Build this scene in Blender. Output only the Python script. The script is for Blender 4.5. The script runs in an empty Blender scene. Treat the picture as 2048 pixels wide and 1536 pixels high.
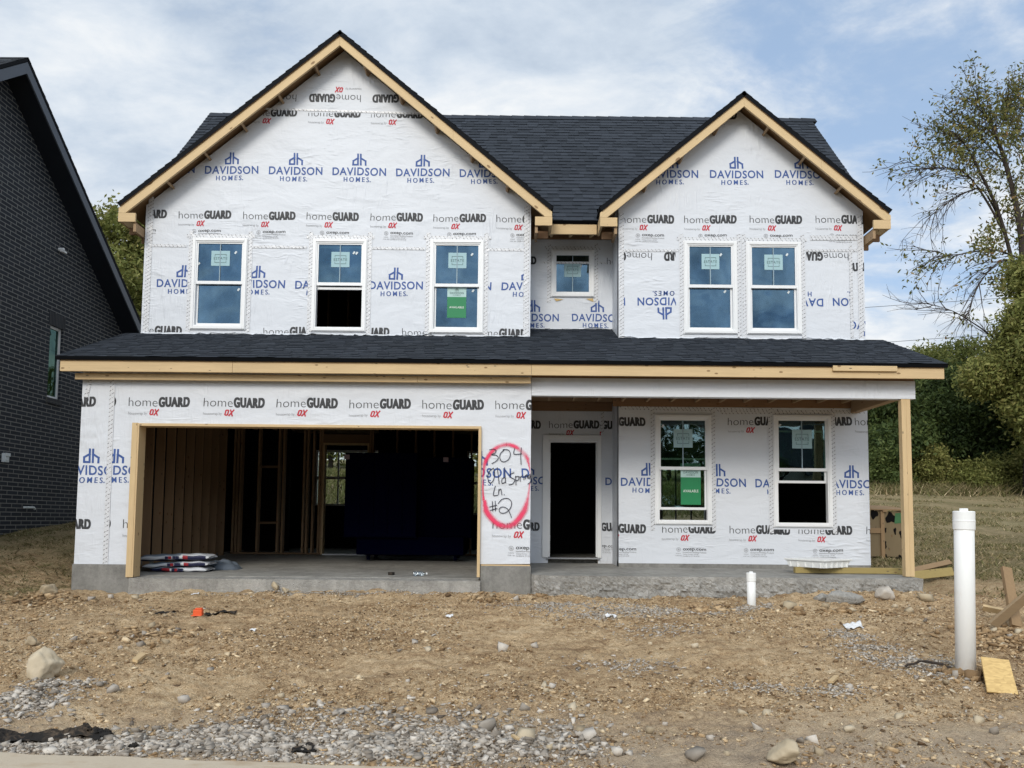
import bpy, bmesh, math, random
import numpy as np
from mathutils import Vector, Matrix
SC = bpy.context.scene
COL = SC.collection
random.seed(7)
RNG = np.random.default_rng(7)

# ------------------------------------------------------------------ camera
F_PX, CX, CY = 1540.0, 1034.0, 935.0            # focal length and principal point for the 2048 px wide photo
TILT, ROLL, CAM_Z = math.atan(108/1540), 0.009, 1.6
_r = np.array([1, 0, 0.]); _f = np.array([0, math.cos(TILT), math.sin(TILT)]); _u = np.array([0, -math.sin(TILT), math.cos(TILT)])
RIGHT = _r*math.cos(ROLL) + _u*math.sin(ROLL); UP = _u*math.cos(ROLL) - _r*math.sin(ROLL); FWD = _f
cam = bpy.data.cameras.new('camera'); camo = bpy.data.objects.new('camera', cam); COL.objects.link(camo)
cam.lens = F_PX/2048*36; cam.sensor_width = 36
cam.shift_x = -(CX-1024)/2048; cam.shift_y = (CY-768)/2048
cam.clip_end = 3000
M = Matrix.Identity(4)
for i in range(3):
    M[i][0], M[i][1], M[i][2] = RIGHT[i], UP[i], -FWD[i]
M[2][3] = CAM_Z
camo.matrix_world = M
SC.camera = camo

# ------------------------------------------------------------------ sun, sky, exposure
SUN_EL, SUN_AZ = math.radians(31), math.radians(194)      # azimuth from +Y clockwise: behind the camera, to its left
SUN_DIR = Vector((math.sin(SUN_AZ)*math.cos(SUN_EL), math.cos(SUN_AZ)*math.cos(SUN_EL), math.sin(SUN_EL)))
sl = bpy.data.lights.new('sun', 'SUN'); so = bpy.data.objects.new('sun', sl); COL.objects.link(so)
sl.energy = 1.7; sl.angle = math.radians(20); sl.color = (1.0, .93, .82)
so.rotation_euler = SUN_DIR.to_track_quat('Z', 'Y').to_euler()
so.location = SUN_DIR*60
SC.view_settings.view_transform = 'Standard'; SC.view_settings.look = 'None'
SC.view_settings.exposure = 0.16; SC.view_settings.gamma = 1.0
SC.cycles.max_bounces = 8; SC.cycles.transparent_max_bounces = 16
SC.cycles.use_denoising = True; SC.cycles.denoising_prefilter = 'NONE'


class NT:
    """a small wrapper to write node trees in few lines"""
    def __init__(s, tree): s.t = tree
    def n(s, typ, props=None, **inp):
        nd = s.t.nodes.new('ShaderNode'+typ)
        for k, v in (props or {}).items(): setattr(nd, k, v)
        for k, v in inp.items():
            key = int(k[1:]) if k[0] == 'i' and k[1:].isdigit() else k.replace('_', ' ')
            s.put(nd.inputs[key], v)
        return nd
    def put(s, sock, v):
        if isinstance(v, bpy.types.NodeSocket): s.t.links.new(v, sock)
        elif isinstance(v, bpy.types.Node): s.t.links.new(v.outputs[0], sock)
        else:
            if isinstance(v, (tuple, list)) and len(v) == 3 and sock.type == 'RGBA': v = (*v, 1)
            sock.default_value = v
    def math(s, op, a, b=0.0, c=0.0, clamp=False):
        return s.n('Math', {'operation': op, 'use_clamp': clamp}, i0=a, i1=b, i2=c).outputs[0]
    def mix(s, fac, a, b, mode='MIX'):
        nd = s.n('Mix', {'data_type': 'RGBA', 'blend_type': mode})
        s.put(nd.inputs[0], fac); s.put(nd.inputs[6], a); s.put(nd.inputs[7], b)
        return nd.outputs[2]
    def ramp(s, fac, stops):
        nd = s.n('ValToRGB'); s.put(nd.inputs[0], fac)
        el = nd.color_ramp.elements
        while len(el) < len(stops): el.new(.5)
        for e, (p, c) in zip(el, stops):
            e.position = p; e.color = (c, c, c, 1) if isinstance(c, (int, float)) else (*c, 1)
        return nd.outputs[0]
    def obj(s): return s.n('TexCoord').outputs['Object']
    def mapping(s, v, scale=(1, 1, 1), rot=(0, 0, 0), loc=(0, 0, 0)):
        return s.n('Mapping', None, Vector=v, Scale=scale, Rotation=rot, Location=loc).outputs[0]
    def noise(s, v, scale, detail=4, rough=.5, dist=0, typ='FBM'):
        return s.n('TexNoise', {'noise_type': typ}, Vector=v, Scale=scale, Detail=detail, Roughness=rough, Distortion=dist).outputs[0]


world = bpy.data.worlds.new('World'); SC.world = world; world.use_nodes = True
W = NT(world.node_tree); world.node_tree.nodes.clear()
sky = W.n('TexSky', {'sky_type': 'NISHITA', 'sun_disc': False, 'sun_elevation': SUN_EL, 'sun_rotation': SUN_AZ,
                     'air_density': 1.0, 'dust_density': .6, 'ozone_density': 1.6})
gen = W.n('TexCoord').outputs['Generated']
sep = W.n('SeparateXYZ', None, Vector=gen)
dz = W.math('ADD', W.math('MAXIMUM', sep.outputs[2], 0.0), .22)
pl = W.n('CombineXYZ', None, X=W.math('DIVIDE', sep.outputs[0], dz), Y=W.math('DIVIDE', sep.outputs[1], dz), Z=W.math('MULTIPLY', sep.outputs[2], .6)).outputs[0]
c1 = W.noise(W.mapping(pl, (1, 1, 1), (0, 0, .5), (3.1, 1.7, 0)), 1.1, 8, .56, .6)
c2 = W.noise(W.mapping(pl, (1.0, 1.5, 1), (0, 0, -.3), (7.3, 2.2, 0)), 2.6, 10, .62, .25)
c3 = W.noise(W.mapping(pl, (.8, 1.3, 1), (0, 0, .2), (1.3, 9.2, 4)), 1.9, 8, .56, .3)
c4 = W.noise(W.mapping(pl, (1, 1.25, 1), (0, 0, .4), (4.4, 6.1, 2)), 6.5, 8, .6, .4)
# the blue openings: round one direction up to the right, one lower right
def toward(px, py, lo, hi):
    d = FWD + RIGHT*(px-CX)/F_PX + UP*(CY-py)/F_PX; d = d/np.linalg.norm(d)
    dot = W.n('VectorMath', {'operation': 'DOT_PRODUCT'}, i0=gen, i1=tuple(d)).outputs[1]
    return W.n('MapRange', {'interpolation_type': 'SMOOTHSTEP'}, Value=dot, From_Min=math.cos(hi), From_Max=math.cos(lo)).outputs[0]
gap = W.math('ADD', W.math('MULTIPLY', toward(1830, 30, .0, .24), .20), W.math('MULTIPLY', toward(1420, 30, .0, .14), .07))
gap = W.math('ADD', gap, W.math('MULTIPLY', toward(1850, 560, .0, .22), .09))
cover = W.math('SUBTRACT', W.math('ADD', W.math('MULTIPLY', c1, .38), W.math('ADD', W.math('MULTIPLY', c2, .42), W.math('MULTIPLY', c4, .20))), gap)
mask = W.n('MapRange', {'interpolation_type': 'SMOOTHSTEP'}, Value=cover, From_Min=.29, From_Max=.47).outputs[0]
shade = W.math('ADD', W.math('MULTIPLY', c3, .48), W.math('ADD', W.math('MULTIPLY', c2, .30), W.math('MULTIPLY', c4, .22)))
low = W.n('MapRange', None, Value=sep.outputs[2], From_Min=.05, From_Max=.55, To_Min=.075, To_Max=-.03).outputs[0]
cc = W.ramp(W.math('ADD', shade, low), [(.39, (.46, .545, .66)), (.455, (.57, .65, .75)), (.51, (.69, .75, .82)), (.585, (.86, .88, .895))])
near_sun = W.n('VectorMath', {'operation': 'DOT_PRODUCT'}, i0=gen, i1=tuple(SUN_DIR)).outputs[1]
glow = W.n('MapRange', {'interpolation_type': 'SMOOTHSTEP'}, Value=near_sun, From_Min=.1, From_Max=1.0, To_Min=.98, To_Max=1.8).outputs[0]
bg_sky = W.n('Background', None, Color=W.mix(.55, sky.outputs[0], (4.2, 5.6, 7.6)), Strength=.115)
bg_cloud = W.n('Background', None, Color=cc, Strength=glow)
wout = W.n('OutputWorld')
W.put(wout.inputs[0], W.n('MixShader', None, i0=mask, i1=bg_sky, i2=bg_cloud))

# ------------------------------------------------------------------ photo-measured points
CAM = np.array([0, 0, CAM_Z])
def ray(px, py): return FWD + RIGHT*(px-CX)/F_PX + UP*(CY-py)/F_PX
def at(px, py, Y):
    d = ray(px, py); return CAM + d*(Y/d[1])
def xz(px, py, Y):
    p = at(px, py, Y); return (p[0], p[2])

# ------------------------------------------------------------------ object helpers
def tag(o, label=None, cat=None, group=None, kind=None):
    for k, v in (('label', label), ('category', cat), ('group', group), ('kind', kind)):
        if v: o[k] = v
    return o
def thing(name, label, cat, loc=(0, 0, 0), group=None):
    o = bpy.data.objects.new(name, None); COL.objects.link(o); o.location = loc; o.empty_display_size = .2
    return tag(o, label, cat, group)
def world_loc(o):
    v = Vector((0, 0, 0))
    while o is not None:
        v += o.location; o = o.parent
    return v

class MB:
    """collects faces (world coordinates) and builds one mesh object"""
    def __init__(s): s.v = []; s.f = []; s.m = []; s.uv = {}
    def poly(s, pts, mi=0, uv=None):
        i = len(s.v); s.v += [tuple(p) for p in pts]; s.f.append(tuple(range(i, i+len(pts)))); s.m.append(mi)
        if uv is not None: s.uv[len(s.f)-1] = uv
    def box(s, x0, x1, y0, y1, z0, z1, mi=0):
        s.hexa([(x0, y0, z0), (x1, y0, z0), (x1, y1, z0), (x0, y1, z0), (x0, y0, z1), (x1, y0, z1), (x1, y1, z1), (x0, y1, z1)], mi)
    def hexa(s, p, mi=0):
        i = len(s.v); s.v += [tuple(q) for q in p]
        for f in ((0, 3, 2, 1), (4, 5, 6, 7), (0, 1, 5, 4), (1, 2, 6, 5), (2, 3, 7, 6), (3, 0, 4, 7)):
            s.f.append(tuple(i+k for k in f)); s.m.append(mi)
    def obox(s, c, sx, sy, sz, rot, mi=0):
        R = rot if isinstance(rot, Matrix) else Matrix.Rotation(rot, 3, 'Z')
        pts = [Vector(c)+R @ Vector((a*sx/2, b*sy/2, d*sz/2)) for d in (-1, 1) for a, b in ((-1, -1), (1, -1), (1, 1), (-1, 1))]
        s.hexa(pts, mi)
    def prism_y(s, pts, y0, y1, mi=0):
        """(x,z) outline, counter-clockwise seen from -Y, swept from y0 to y1"""
        n = len(pts)
        s.poly([(x, y0, z) for x, z in pts], mi); s.poly([(x, y1, z) for x, z in reversed(pts)], mi)
        for k in range(n):
            a, b = pts[k], pts[(k+1) % n]
            s.poly([(a[0], y0, a[1]), (a[0], y1, a[1]), (b[0], y1, b[1]), (b[0], y0, b[1])], mi)
    def prism_x(s, pts, x0, x1, mi=0):
        n = len(pts)
        s.poly([(x0, y, z) for y, z in pts], mi); s.poly([(x1, y, z) for y, z in reversed(pts)], mi)
        for k in range(n):
            a, b = pts[k], pts[(k+1) % n]
            s.poly([(x0, a[0], a[1]), (x1, a[0], a[1]), (x1, b[0], b[1]), (x0, b[0], b[1])], mi)
    def lathe(s, c, prof, n=24, mi=0, axis=None, caps=True):
        """profile of (radius, height) turned about a vertical (or given) axis"""
        Q = Vector((0, 0, 1)).rotation_difference(Vector(axis)).to_matrix() if axis is not None else Matrix.Identity(3)
        i = len(s.v)
        for r, h in prof:
            for k in range(n):
                a = 2*math.pi*k/n
                s.v.append(tuple(Vector(c)+Q @ Vector((r*math.cos(a), r*math.sin(a), h))))
        for j in range(len(prof)-1):
            for k in range(n):
                s.f.append((i+j*n+k, i+j*n+(k+1) % n, i+(j+1)*n+(k+1) % n, i+(j+1)*n+k)); s.m.append(mi)
        if caps:
            s.f.append(tuple(i+k for k in reversed(range(n)))); s.m.append(mi)
            s.f.append(tuple(i+(len(prof)-1)*n+k for k in range(n))); s.m.append(mi)
    def tube(s, pts, rads, n=6, mi=0):
        i = len(s.v); pts = [Vector(p) for p in pts]
        for j, p in enumerate(pts):
            d = (pts[min(j+1, len(pts)-1)]-pts[max(j-1, 0)]).normalized()
            a = d.orthogonal().normalized(); b = d.cross(a)
            r = rads[j] if isinstance(rads, (list, tuple)) else rads
            for k in range(n):
                t = 2*math.pi*k/n; s.v.append(tuple(p+(a*math.cos(t)+b*math.sin(t))*r))
        for j in range(len(pts)-1):
            for k in range(n):
                s.f.append((i+j*n+k, i+j*n+(k+1) % n, i+(j+1)*n+(k+1) % n, i+(j+1)*n+k)); s.m.append(mi)
    def build(s, name, mats, parent=None, smooth=False, bevel=0):
        me = bpy.data.meshes.new(name)
        off = world_loc(parent) if parent else Vector((0, 0, 0))
        me.from_pydata([(a-off.x, b-off.y, c-off.z) for a, b, c in s.v], [], s.f)
        for m in (mats if isinstance(mats, (list, tuple)) else [mats]): me.materials.append(m)
        me.polygons.foreach_set('material_index', s.m)
        if smooth: me.polygons.foreach_set('use_smooth', [True]*len(s.f))
        if s.uv:
            ul = me.uv_layers.new(name='UVMap')
            for fi, uvs in s.uv.items():
                for li, q in zip(me.polygons[fi].loop_indices, uvs): ul.data[li].uv = q
        me.update()
        o = bpy.data.objects.new(name, me); COL.objects.link(o)
        if parent: o.parent = parent
        if bevel:
            b = o.modifiers.new('bevel', 'BEVEL'); b.width = bevel; b.segments = 2; b.limit_method = 'ANGLE'
        return o

def np_mesh(name, V, Fq, mat, tint=None, parent=None, smooth=False):
    """mesh from numpy arrays; tint is one float per vertex"""
    me = bpy.data.meshes.new(name); k = Fq.shape[1]
    off = world_loc(parent) if parent else Vector((0, 0, 0))
    me.vertices.add(len(V)); me.vertices.foreach_set('co', (V-np.array(off)).astype(np.float32).ravel())
    me.loops.add(Fq.size); me.loops.foreach_set('vertex_index', Fq.astype(np.int32).ravel())
    me.polygons.add(len(Fq)); me.polygons.foreach_set('loop_start', np.arange(0, Fq.size, k, dtype=np.int32))
    me.polygons.foreach_set('loop_total', np.full(len(Fq), k, dtype=np.int32))
    if smooth: me.polygons.foreach_set('use_smooth', np.ones(len(Fq), bool))
    if tint is not None:
        a = me.attributes.new('tint', 'FLOAT', 'POINT'); a.data.foreach_set('value', tint.astype(np.float32))
    me.materials.append(mat); me.update(calc_edges=True); me.validate()
    o = bpy.data.objects.new(name, me); COL.objects.link(o)
    if parent: o.parent = parent
    return o

# ------------------------------------------------------------------ materials
def mat(name, fn, rough=.7, spec=.3):
    m = bpy.data.materials.new(name); m.use_nodes = True; t = NT(m.node_tree)
    p = m.node_tree.nodes['Principled BSDF']; p.inputs['Roughness'].default_value = rough; p.inputs['Specular IOR Level'].default_value = spec
    fn(t, p); return m
def bump(t, p, h, strength=.5, dist=.01):
    t.put(p.inputs['Normal'], t.n('Bump', None, Strength=strength, Distance=dist, Height=h).outputs[0])

def wrap_bump(t, p):
    o = t.obj()
    a = t.noise(t.mapping(o, (1.1, 1, 4.2), (0, .5, 0)), 3.2, 5, .55, .9, 'RIDGED_MULTIFRACTAL')
    b = t.noise(t.mapping(o, (4.5, 1, .9), (0, .12, 0)), 2.6, 4, .5, 1.2, 'RIDGED_MULTIFRACTAL')
    w = t.noise(o, .9, 3, .5)
    sel = t.n('MapRange', None, Value=w, From_Min=.38, From_Max=.62).outputs[0]
    big = t.noise(t.mapping(o, (1, 1, 1.8)), 1.6, 3, .5, .4)
    fine = t.noise(t.mapping(o, (2, 1, 5), (0, .7, 0)), 14, 3, .6, .6)
    amt = t.n('MapRange', None, Value=t.noise(o, 1.15, 4, .62), From_Min=.44, From_Max=.66, To_Min=.04, To_Max=1.5).outputs[0]
    mx = t.math('ADD', t.math('MULTIPLY', a, t.math('SUBTRACT', 1.0, sel)), t.math('MULTIPLY', b, sel))
    fold = t.noise(t.mapping(o, (.55, 1, 1.5), (0, .62, 0)), 1.25, 3, .45, 1.6, 'RIDGED_MULTIFRACTAL')
    fm = t.n('MapRange', None, Value=t.noise(t.mapping(o, (1, 1, 1), (0, 0, 0), (5, 3, 1)), .8, 3, .55), From_Min=.46, From_Max=.66, To_Max=1.3).outputs[0]
    mx = t.math('ADD', mx, t.math('MULTIPLY', t.math('MULTIPLY', fold, fm), 1.1))
    h = t.math('ADD', t.math('MULTIPLY', mx, amt), t.math('ADD', t.math('MULTIPLY', big, 1.6), t.math('MULTIPLY', fine, .10)))
    bump(t, p, h, .5, .032)
def wrap_like(col, rough=.5, var=.035):
    def fn(t, p):
        o = t.obj()
        v = t.noise(o, 2.3, 5, .6)
        weave = t.noise(t.mapping(o, (1, 1, 1)), 160, 2, .5)
        k = t.math('ADD', t.math('MULTIPLY', v, .16), t.math('MULTIPLY', weave, .10))
        c = t.mix(k, col, tuple(x*.72 for x in col))
        t.put(p.inputs['Base Color'], c); wrap_bump(t, p)
    return fn
WRAP = mat('house_wrap', wrap_like((.645, .675, .725)), .48, .35)
P_BLACK = mat('print_charcoal', wrap_like((.045, .047, .052)), .55)
P_BLUE = mat('print_blue', wrap_like((.045, .098, .30)), .55)
P_RED = mat('print_red', wrap_like((.50, .03, .05)), .55)
P_GREY = mat('print_grey', wrap_like((.28, .285, .30)), .55)
P_TEALTXT = mat('print_dark_teal', wrap_like((.10, .17, .17)), .6)
P_WHITE = mat('print_white', wrap_like((.8, .82, .8)), .6)
def tape_fn(t, p):
    uv = t.n('TexCoord').outputs['UV']; s = t.n('SeparateXYZ', None, Vector=uv)
    nz = t.noise(t.obj(), 7, 2, .5)
    u = t.math('ADD', s.outputs[0], t.math('MULTIPLY', nz, .018)); v = t.math('ADD', s.outputs[1], t.math('MULTIPLY', nz, .05))
    ph = t.math('FRACT', t.math('ADD', t.math('MULTIPLY', v, 15.5), t.math('MULTIPLY', u, 10.0)))
    d = t.math('LESS_THAN', ph, .17)
    a = t.math('FRACT', t.math('MULTIPLY', u, 26.0))
    seg = t.math('MULTIPLY', t.math('GREATER_THAN', a, .16), t.math('LESS_THAN', a, .84))
    brk = t.math('GREATER_THAN', t.noise(t.obj(), 22, 2, .6), .40)
    k = t.math('MULTIPLY', t.math('MULTIPLY', d, seg), brk)
    t.put(p.inputs['Base Color'], t.mix(k, (.60, .615, .645), (.13, .13, .135)))
    bump(t, p, t.noise(t.mapping(t.obj(), (1, 1, 1)), 18, 4, .6, .8, 'RIDGED_MULTIFRACTAL'), .7, .012)
TAPE = mat('seam_tape', tape_fn, .32, .45)

def lumber(col, axis, dark=.55, knots=True):
    sc = [9.0, 9.0, 9.0]; sc['xyz'.index(axis)] = .55
    ks = [2.6, 2.6, 2.6]; ks['xyz'.index(axis)] = 1.25
    def fn(t, p):
        o = t.obj()
        isl = t.n('NewGeometry').outputs['Random Per Island']
        oo = t.n('VectorMath', {'operation': 'ADD'}, i0=o, i1=t.n('CombineXYZ', None, X=t.math('MULTIPLY', isl, 7), Y=t.math('MULTIPLY', isl, 3), Z=t.math('MULTIPLY', isl, 11)).outputs[0]).outputs[0]
        g = t.noise(t.mapping(oo, tuple(sc)), 5, 5, .6, .5)
        g2 = t.noise(oo, 1.3, 3, .5)
        c = t.mix(t.math('ADD', t.math('MULTIPLY', g, .6), t.math('MULTIPLY', g2, .45)), col, tuple(x*dark for x in col))
        c = t.mix(t.math('MULTIPLY', isl, .22), c, tuple(a*b for a, b in zip(col, (.75, .68, .6))))
        if knots:
            vd = t.n('TexVoronoi', None, Vector=t.mapping(oo, tuple(ks)), Scale=3.1).outputs['Distance']
            wob = t.math('ADD', vd, t.math('MULTIPLY', t.noise(oo, 30, 2, .5), .05))
            c = t.mix(t.n('MapRange', None, Value=wob, From_Min=.115, From_Max=.15, To_Min=.8, To_Max=0).outputs[0], c, (.16, .085, .035))
        nl = t.n('TexVoronoi', None, Vector=t.mapping(oo, tuple(2.2 if q > 5 else .8 for q in sc)), Scale=5.0).outputs['Distance']
        c = t.mix(t.n('MapRange', None, Value=nl, From_Min=.075, From_Max=.095, To_Min=.8, To_Max=0).outputs[0], c, (.07, .055, .045))
        t.put(p.inputs['Base Color'], c); bump(t, p, g, .25, .004)
    return fn
PINE = (.74, .55, .31)
PINE_X = mat('pine_along', lumber(PINE, 'x'), .65); PINE_Y = mat('pine_deep', lumber(PINE, 'y'), .65); PINE_Z = mat('pine_upright', lumber(PINE, 'z'), .65)
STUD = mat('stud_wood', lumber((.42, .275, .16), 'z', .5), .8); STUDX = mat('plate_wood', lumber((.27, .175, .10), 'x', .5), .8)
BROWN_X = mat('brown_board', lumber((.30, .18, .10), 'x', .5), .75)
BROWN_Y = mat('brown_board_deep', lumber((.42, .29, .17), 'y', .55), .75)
TREATED = mat('treated_board', lumber((.40, .31, .12), 'x', .6), .7)
OLDWOOD = mat('weathered_wood', lumber((.36, .24, .13), 'z', .5), .8)
CRATEWD = mat('crate_plywood', lumber((.23, .175, .10), 'z', .62), .8)
def osb_fn(t, p):
    o = t.obj()
    v = t.n('TexVoronoi', {'feature': 'F1'}, Vector=t.mapping(o, (14, 40, 40), (.2, .1, .4)), Scale=1.6)
    s = t.n('SeparateXYZ', None, Vector=v.outputs['Color']).outputs[0]
    t.put(p.inputs['Base Color'], t.mix(s, (.66, .47, .20), (.50, .34, .14))); bump(t, p, s, .3, .004)
OSB = mat('strand_board', osb_fn, .7)
def deck_fn(t, p):
    o = t.obj(); g = t.noise(t.mapping(o, (2, 9, 2)), 3, 4, .6)
    t.put(p.inputs['Base Color'], t.mix(g, (.34, .22, .12), (.20, .12, .065)))
DECK = mat('roof_decking', deck_fn, .85)
def vinyl_fn(t, p):
    o = t.obj(); t.put(p.inputs['Base Color'], t.mix(t.noise(o, 3, 4, .6), (.80, .81, .82), (.70, .715, .73)))
VINYL = mat('white_vinyl', vinyl_fn, .35, .5)
def pvc_fn(t, p):
    o = t.obj(); n1 = t.noise(t.mapping(o, (1, 1, .35)), 9, 5, .65)
    dirt = t.n('MapRange', None, Value=n1, From_Min=.55, From_Max=.8, To_Max=.35).outputs[0]
    t.put(p.inputs['Base Color'], t.mix(dirt, (.83, .84, .83), (.55, .48, .38)))
PVC = mat('white_pvc', pvc_fn, .38, .5)
def glass_mat(name, tint, refl, seethru):
    m = bpy.data.materials.new(name); m.use_nodes = True; t = NT(m.node_tree); m.node_tree.nodes.clear()
    wob = t.n('Bump', None, Strength=.5, Distance=.05, Height=t.noise(t.obj(), .9, 2, .45))
    g = t.n('BsdfGlossy', None, Color=tint, Roughness=.015, Normal=wob.outputs[0]); tr = t.n('BsdfTransparent', None, Color=seethru)
    fr = t.n('LayerWeight', None, Blend=.25).outputs['Fresnel']
    refl_vary = t.n('MapRange', None, Value=t.noise(t.mapping(t.obj(), (1.3, 1, .8)), 1.4, 4, .6), From_Min=.3, From_Max=.7, To_Min=.62, To_Max=1.5).outputs[0]  # noise varies how strongly the pane reflects
    fac = t.math('ADD', t.math('MULTIPLY', refl_vary, refl), t.math('MULTIPLY', fr, .55), clamp=True)
    t.put(t.n('OutputMaterial').inputs[0], t.n('MixShader', None, i0=fac, i1=tr, i2=g)); return m
GLASS = glass_mat('window_glass', (.34, .57, .84), .135, (.42, .52, .50))
GLASS_LOW = glass_mat('porch_glass', (.62, .85, .92), .09, (.55, .66, .58))
def conc(col, rough_amt=.4, pits=False):
    def fn(t, p):
        o = t.obj(); a = t.noise(o, 2.1, 7, .68, .4); b = t.noise(o, 22, 6, .7)
        streak = t.noise(t.mapping(o, (3, 3, .5)), 2.5, 4, .6)
        k = t.math('ADD', t.math('MULTIPLY', a, .5), t.math('ADD', t.math('MULTIPLY', b, .35), t.math('MULTIPLY', streak, .25)))
        c = t.mix(t.n('MapRange', None, Value=k, From_Min=.36, From_Max=.72).outputs[0], tuple(x*1.35 for x in col), tuple(x*.5 for x in col))
        t.put(p.inputs['Base Color'], c)
        h = t.math('ADD', t.math('MULTIPLY', b, .6), t.math('ADD', t.noise(o, 90, 3, .6), t.math('MULTIPLY', t.noise(o, 30, 4, .7, .5, 'RIDGED_MULTIFRACTAL'), .5 if rough_amt > .8 else 0.0)))
        bump(t, p, h, rough_amt, .03 if rough_amt > .8 else .012)
    return fn
CONC = mat('concrete', conc((.235, .23, .215)), .9, .2)
CONC_FLOOR = mat('concrete_floor', conc((.30, .29, .265), .15), .75, .25)
CONC_DARK = mat('concrete_rough', conc((.43, .415, .385), .9), .95, .2)
def curb_fn(t, p):
    o = t.obj(); a = t.noise(o, 2.2, 6, .6); b = t.noise(o, 60, 4, .6)
    st = t.n('MapRange', None, Value=t.noise(t.mapping(o, (1, 3, 1)), 3.2, 5, .65), From_Min=.5, From_Max=.68).outputs[0]
    c = t.mix(a, (.56, .485, .375), (.42, .35, .26)); c = t.mix(t.math('MULTIPLY', st, .75), c, (.36, .26, .16))
    t.put(p.inputs['Base Color'], t.mix(t.math('MULTIPLY', b, .4), c, (.33, .29, .23))); bump(t, p, b, .3, .006)
CURB = mat('curb_concrete', curb_fn, .9, .2)
def asphalt_fn(t, p):
    o = t.obj(); b = t.noise(o, 120, 3, .6)
    t.put(p.inputs['Base Color'], t.mix(b, (.035, .035, .037), (.075, .075, .075))); bump(t, p, b, .4, .01)
ASPHALT = mat('asphalt', asphalt_fn, .9, .3)
def shingle_fn(base, hi):
    def fn(t, p):
        o = t.obj(); isl = t.n('NewGeometry').outputs['Random Per Island']
        gr = t.noise(o, 190, 2, .7); big = t.noise(o, .7, 4, .6)
        k = t.math('ADD', t.math('MULTIPLY', isl, .42), t.math('ADD', t.math('MULTIPLY', gr, .60), t.math('MULTIPLY', big, .28)))
        c = t.ramp(k, [(.25, base), (.62, tuple((a+b)/2 for a, b in zip(base, hi))), (1.0, hi)])
        t.put(p.inputs['Base Color'], c); bump(t, p, gr, .5, .006)
    return fn
SHINGLE = mat('shingles', shingle_fn((.012, .016, .022), (.036, .044, .058)), .85, .25)
SHINGLE_N = mat('neighbour_shingles', shingle_fn((.018, .021, .026), (.06, .068, .08)), .85, .25)
def flat(name, col, rough=.6, spec=.3, var=.25, sc=6):
    def fn(t, p):
        o = t.obj(); t.put(p.inputs['Base Color'], t.mix(t.noise(o, sc, 4, .6), col, tuple(x*(1-var) for x in col)))
    return mat(name, fn, rough, spec)
DRIP = flat('drip_edge', (.004, .005, .007), .7, .1)
FASCIA_N = flat('slate_fascia', (.085, .10, .125), .45)
SOFFIT_N = flat('dark_soffit', (.010, .014, .022), .6)
DARK = flat('dark_interior', (.010, .009, .009), .95, .05)  # near-black: shade of unlit rooms put into the wall colour
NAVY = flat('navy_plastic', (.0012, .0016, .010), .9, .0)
NAVY_LIT = flat('navy_lit_front', (.0018, .0023, .0125), .9, .0)  # paler copy of the navy: light on the left part put into colour
NAVYBAG = flat('navy_print', (.015, .018, .06), .5)
BAGWHITE = flat('bag_white', (.62, .64, .67), .4, .4, .2, 9)
BAGGREY = flat('bag_grey_blue', (.22, .27, .33), .45, .4, .3, 9)
BAGRED = flat('bag_red', (.32, .02, .03), .45)
STICKER = flat('sticker_paper', (.36, .53, .57), .6, .2, .1)
MUNTIN = flat('grille_bar', (.30, .40, .46), .5)
STICKER_PALE = flat('tag_paper', (.72, .78, .80), .6)
SIGN_WHITE = flat('sign_pale', (.45, .62, .60), .6, .2, .08)
SIGN_GREEN = flat('sign_green', (.02, .22, .085), .5, .3, .15)
PAPER = flat('litter_white', (.75, .76, .77), .7)
ORANGE = flat('orange_plastic', (.80, .12, .035), .5)
def fabric_fn(t, p):
    o = t.obj(); n = t.noise(o, 9, 6, .7, .6); d = t.n('MapRange', None, Value=n, From_Min=.50, From_Max=.72, To_Max=.8).outputs[0]
    t.put(p.inputs['Base Color'], t.mix(d, (.022, .021, .02), (.15, .11, .075))); bump(t, p, t.noise(o, 16, 5, .65, .8, 'RIDGED_MULTIFRACTAL'), .9, .03)
FABRIC = mat('black_fabric', fabric_fn, .95, .1)
STEEL = flat('steel', (.35, .36, .38), .35)
PLASTIC_CLEAR = glass_mat('clear_plastic', (.9, .95, 1), .22, (.86, .9, .92))
INK = flat('marker_ink', (.02, .018, .035), .5)
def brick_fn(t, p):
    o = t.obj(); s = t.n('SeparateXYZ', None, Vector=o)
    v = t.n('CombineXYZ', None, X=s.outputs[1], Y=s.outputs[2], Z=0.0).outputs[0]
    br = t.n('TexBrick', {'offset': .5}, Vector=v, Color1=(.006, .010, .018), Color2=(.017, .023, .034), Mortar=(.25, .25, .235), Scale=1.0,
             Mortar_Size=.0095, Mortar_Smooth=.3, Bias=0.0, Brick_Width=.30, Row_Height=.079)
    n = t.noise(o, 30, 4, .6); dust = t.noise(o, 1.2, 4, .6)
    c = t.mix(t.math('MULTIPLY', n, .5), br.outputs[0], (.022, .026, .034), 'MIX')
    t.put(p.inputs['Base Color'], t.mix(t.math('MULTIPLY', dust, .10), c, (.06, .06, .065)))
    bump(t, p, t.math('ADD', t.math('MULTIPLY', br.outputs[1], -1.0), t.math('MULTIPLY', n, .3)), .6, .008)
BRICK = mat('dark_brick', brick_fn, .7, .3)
def soldier_fn(t, p):
    o = t.obj(); s = t.n('SeparateXYZ', None, Vector=o)
    v = t.n('CombineXYZ', None, X=s.outputs[2], Y=s.outputs[1], Z=0.0).outputs[0]
    br = t.n('TexBrick', {'offset': 0.0}, Vector=v, Color1=(.016, .018, .024), Color2=(.03, .033, .04), Mortar=(.10, .10, .095), Scale=1.0,
             Mortar_Size=.004, Brick_Width=.6, Row_Height=.05)
    t.put(p.inputs['Base Color'], br.outputs[0])
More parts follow.
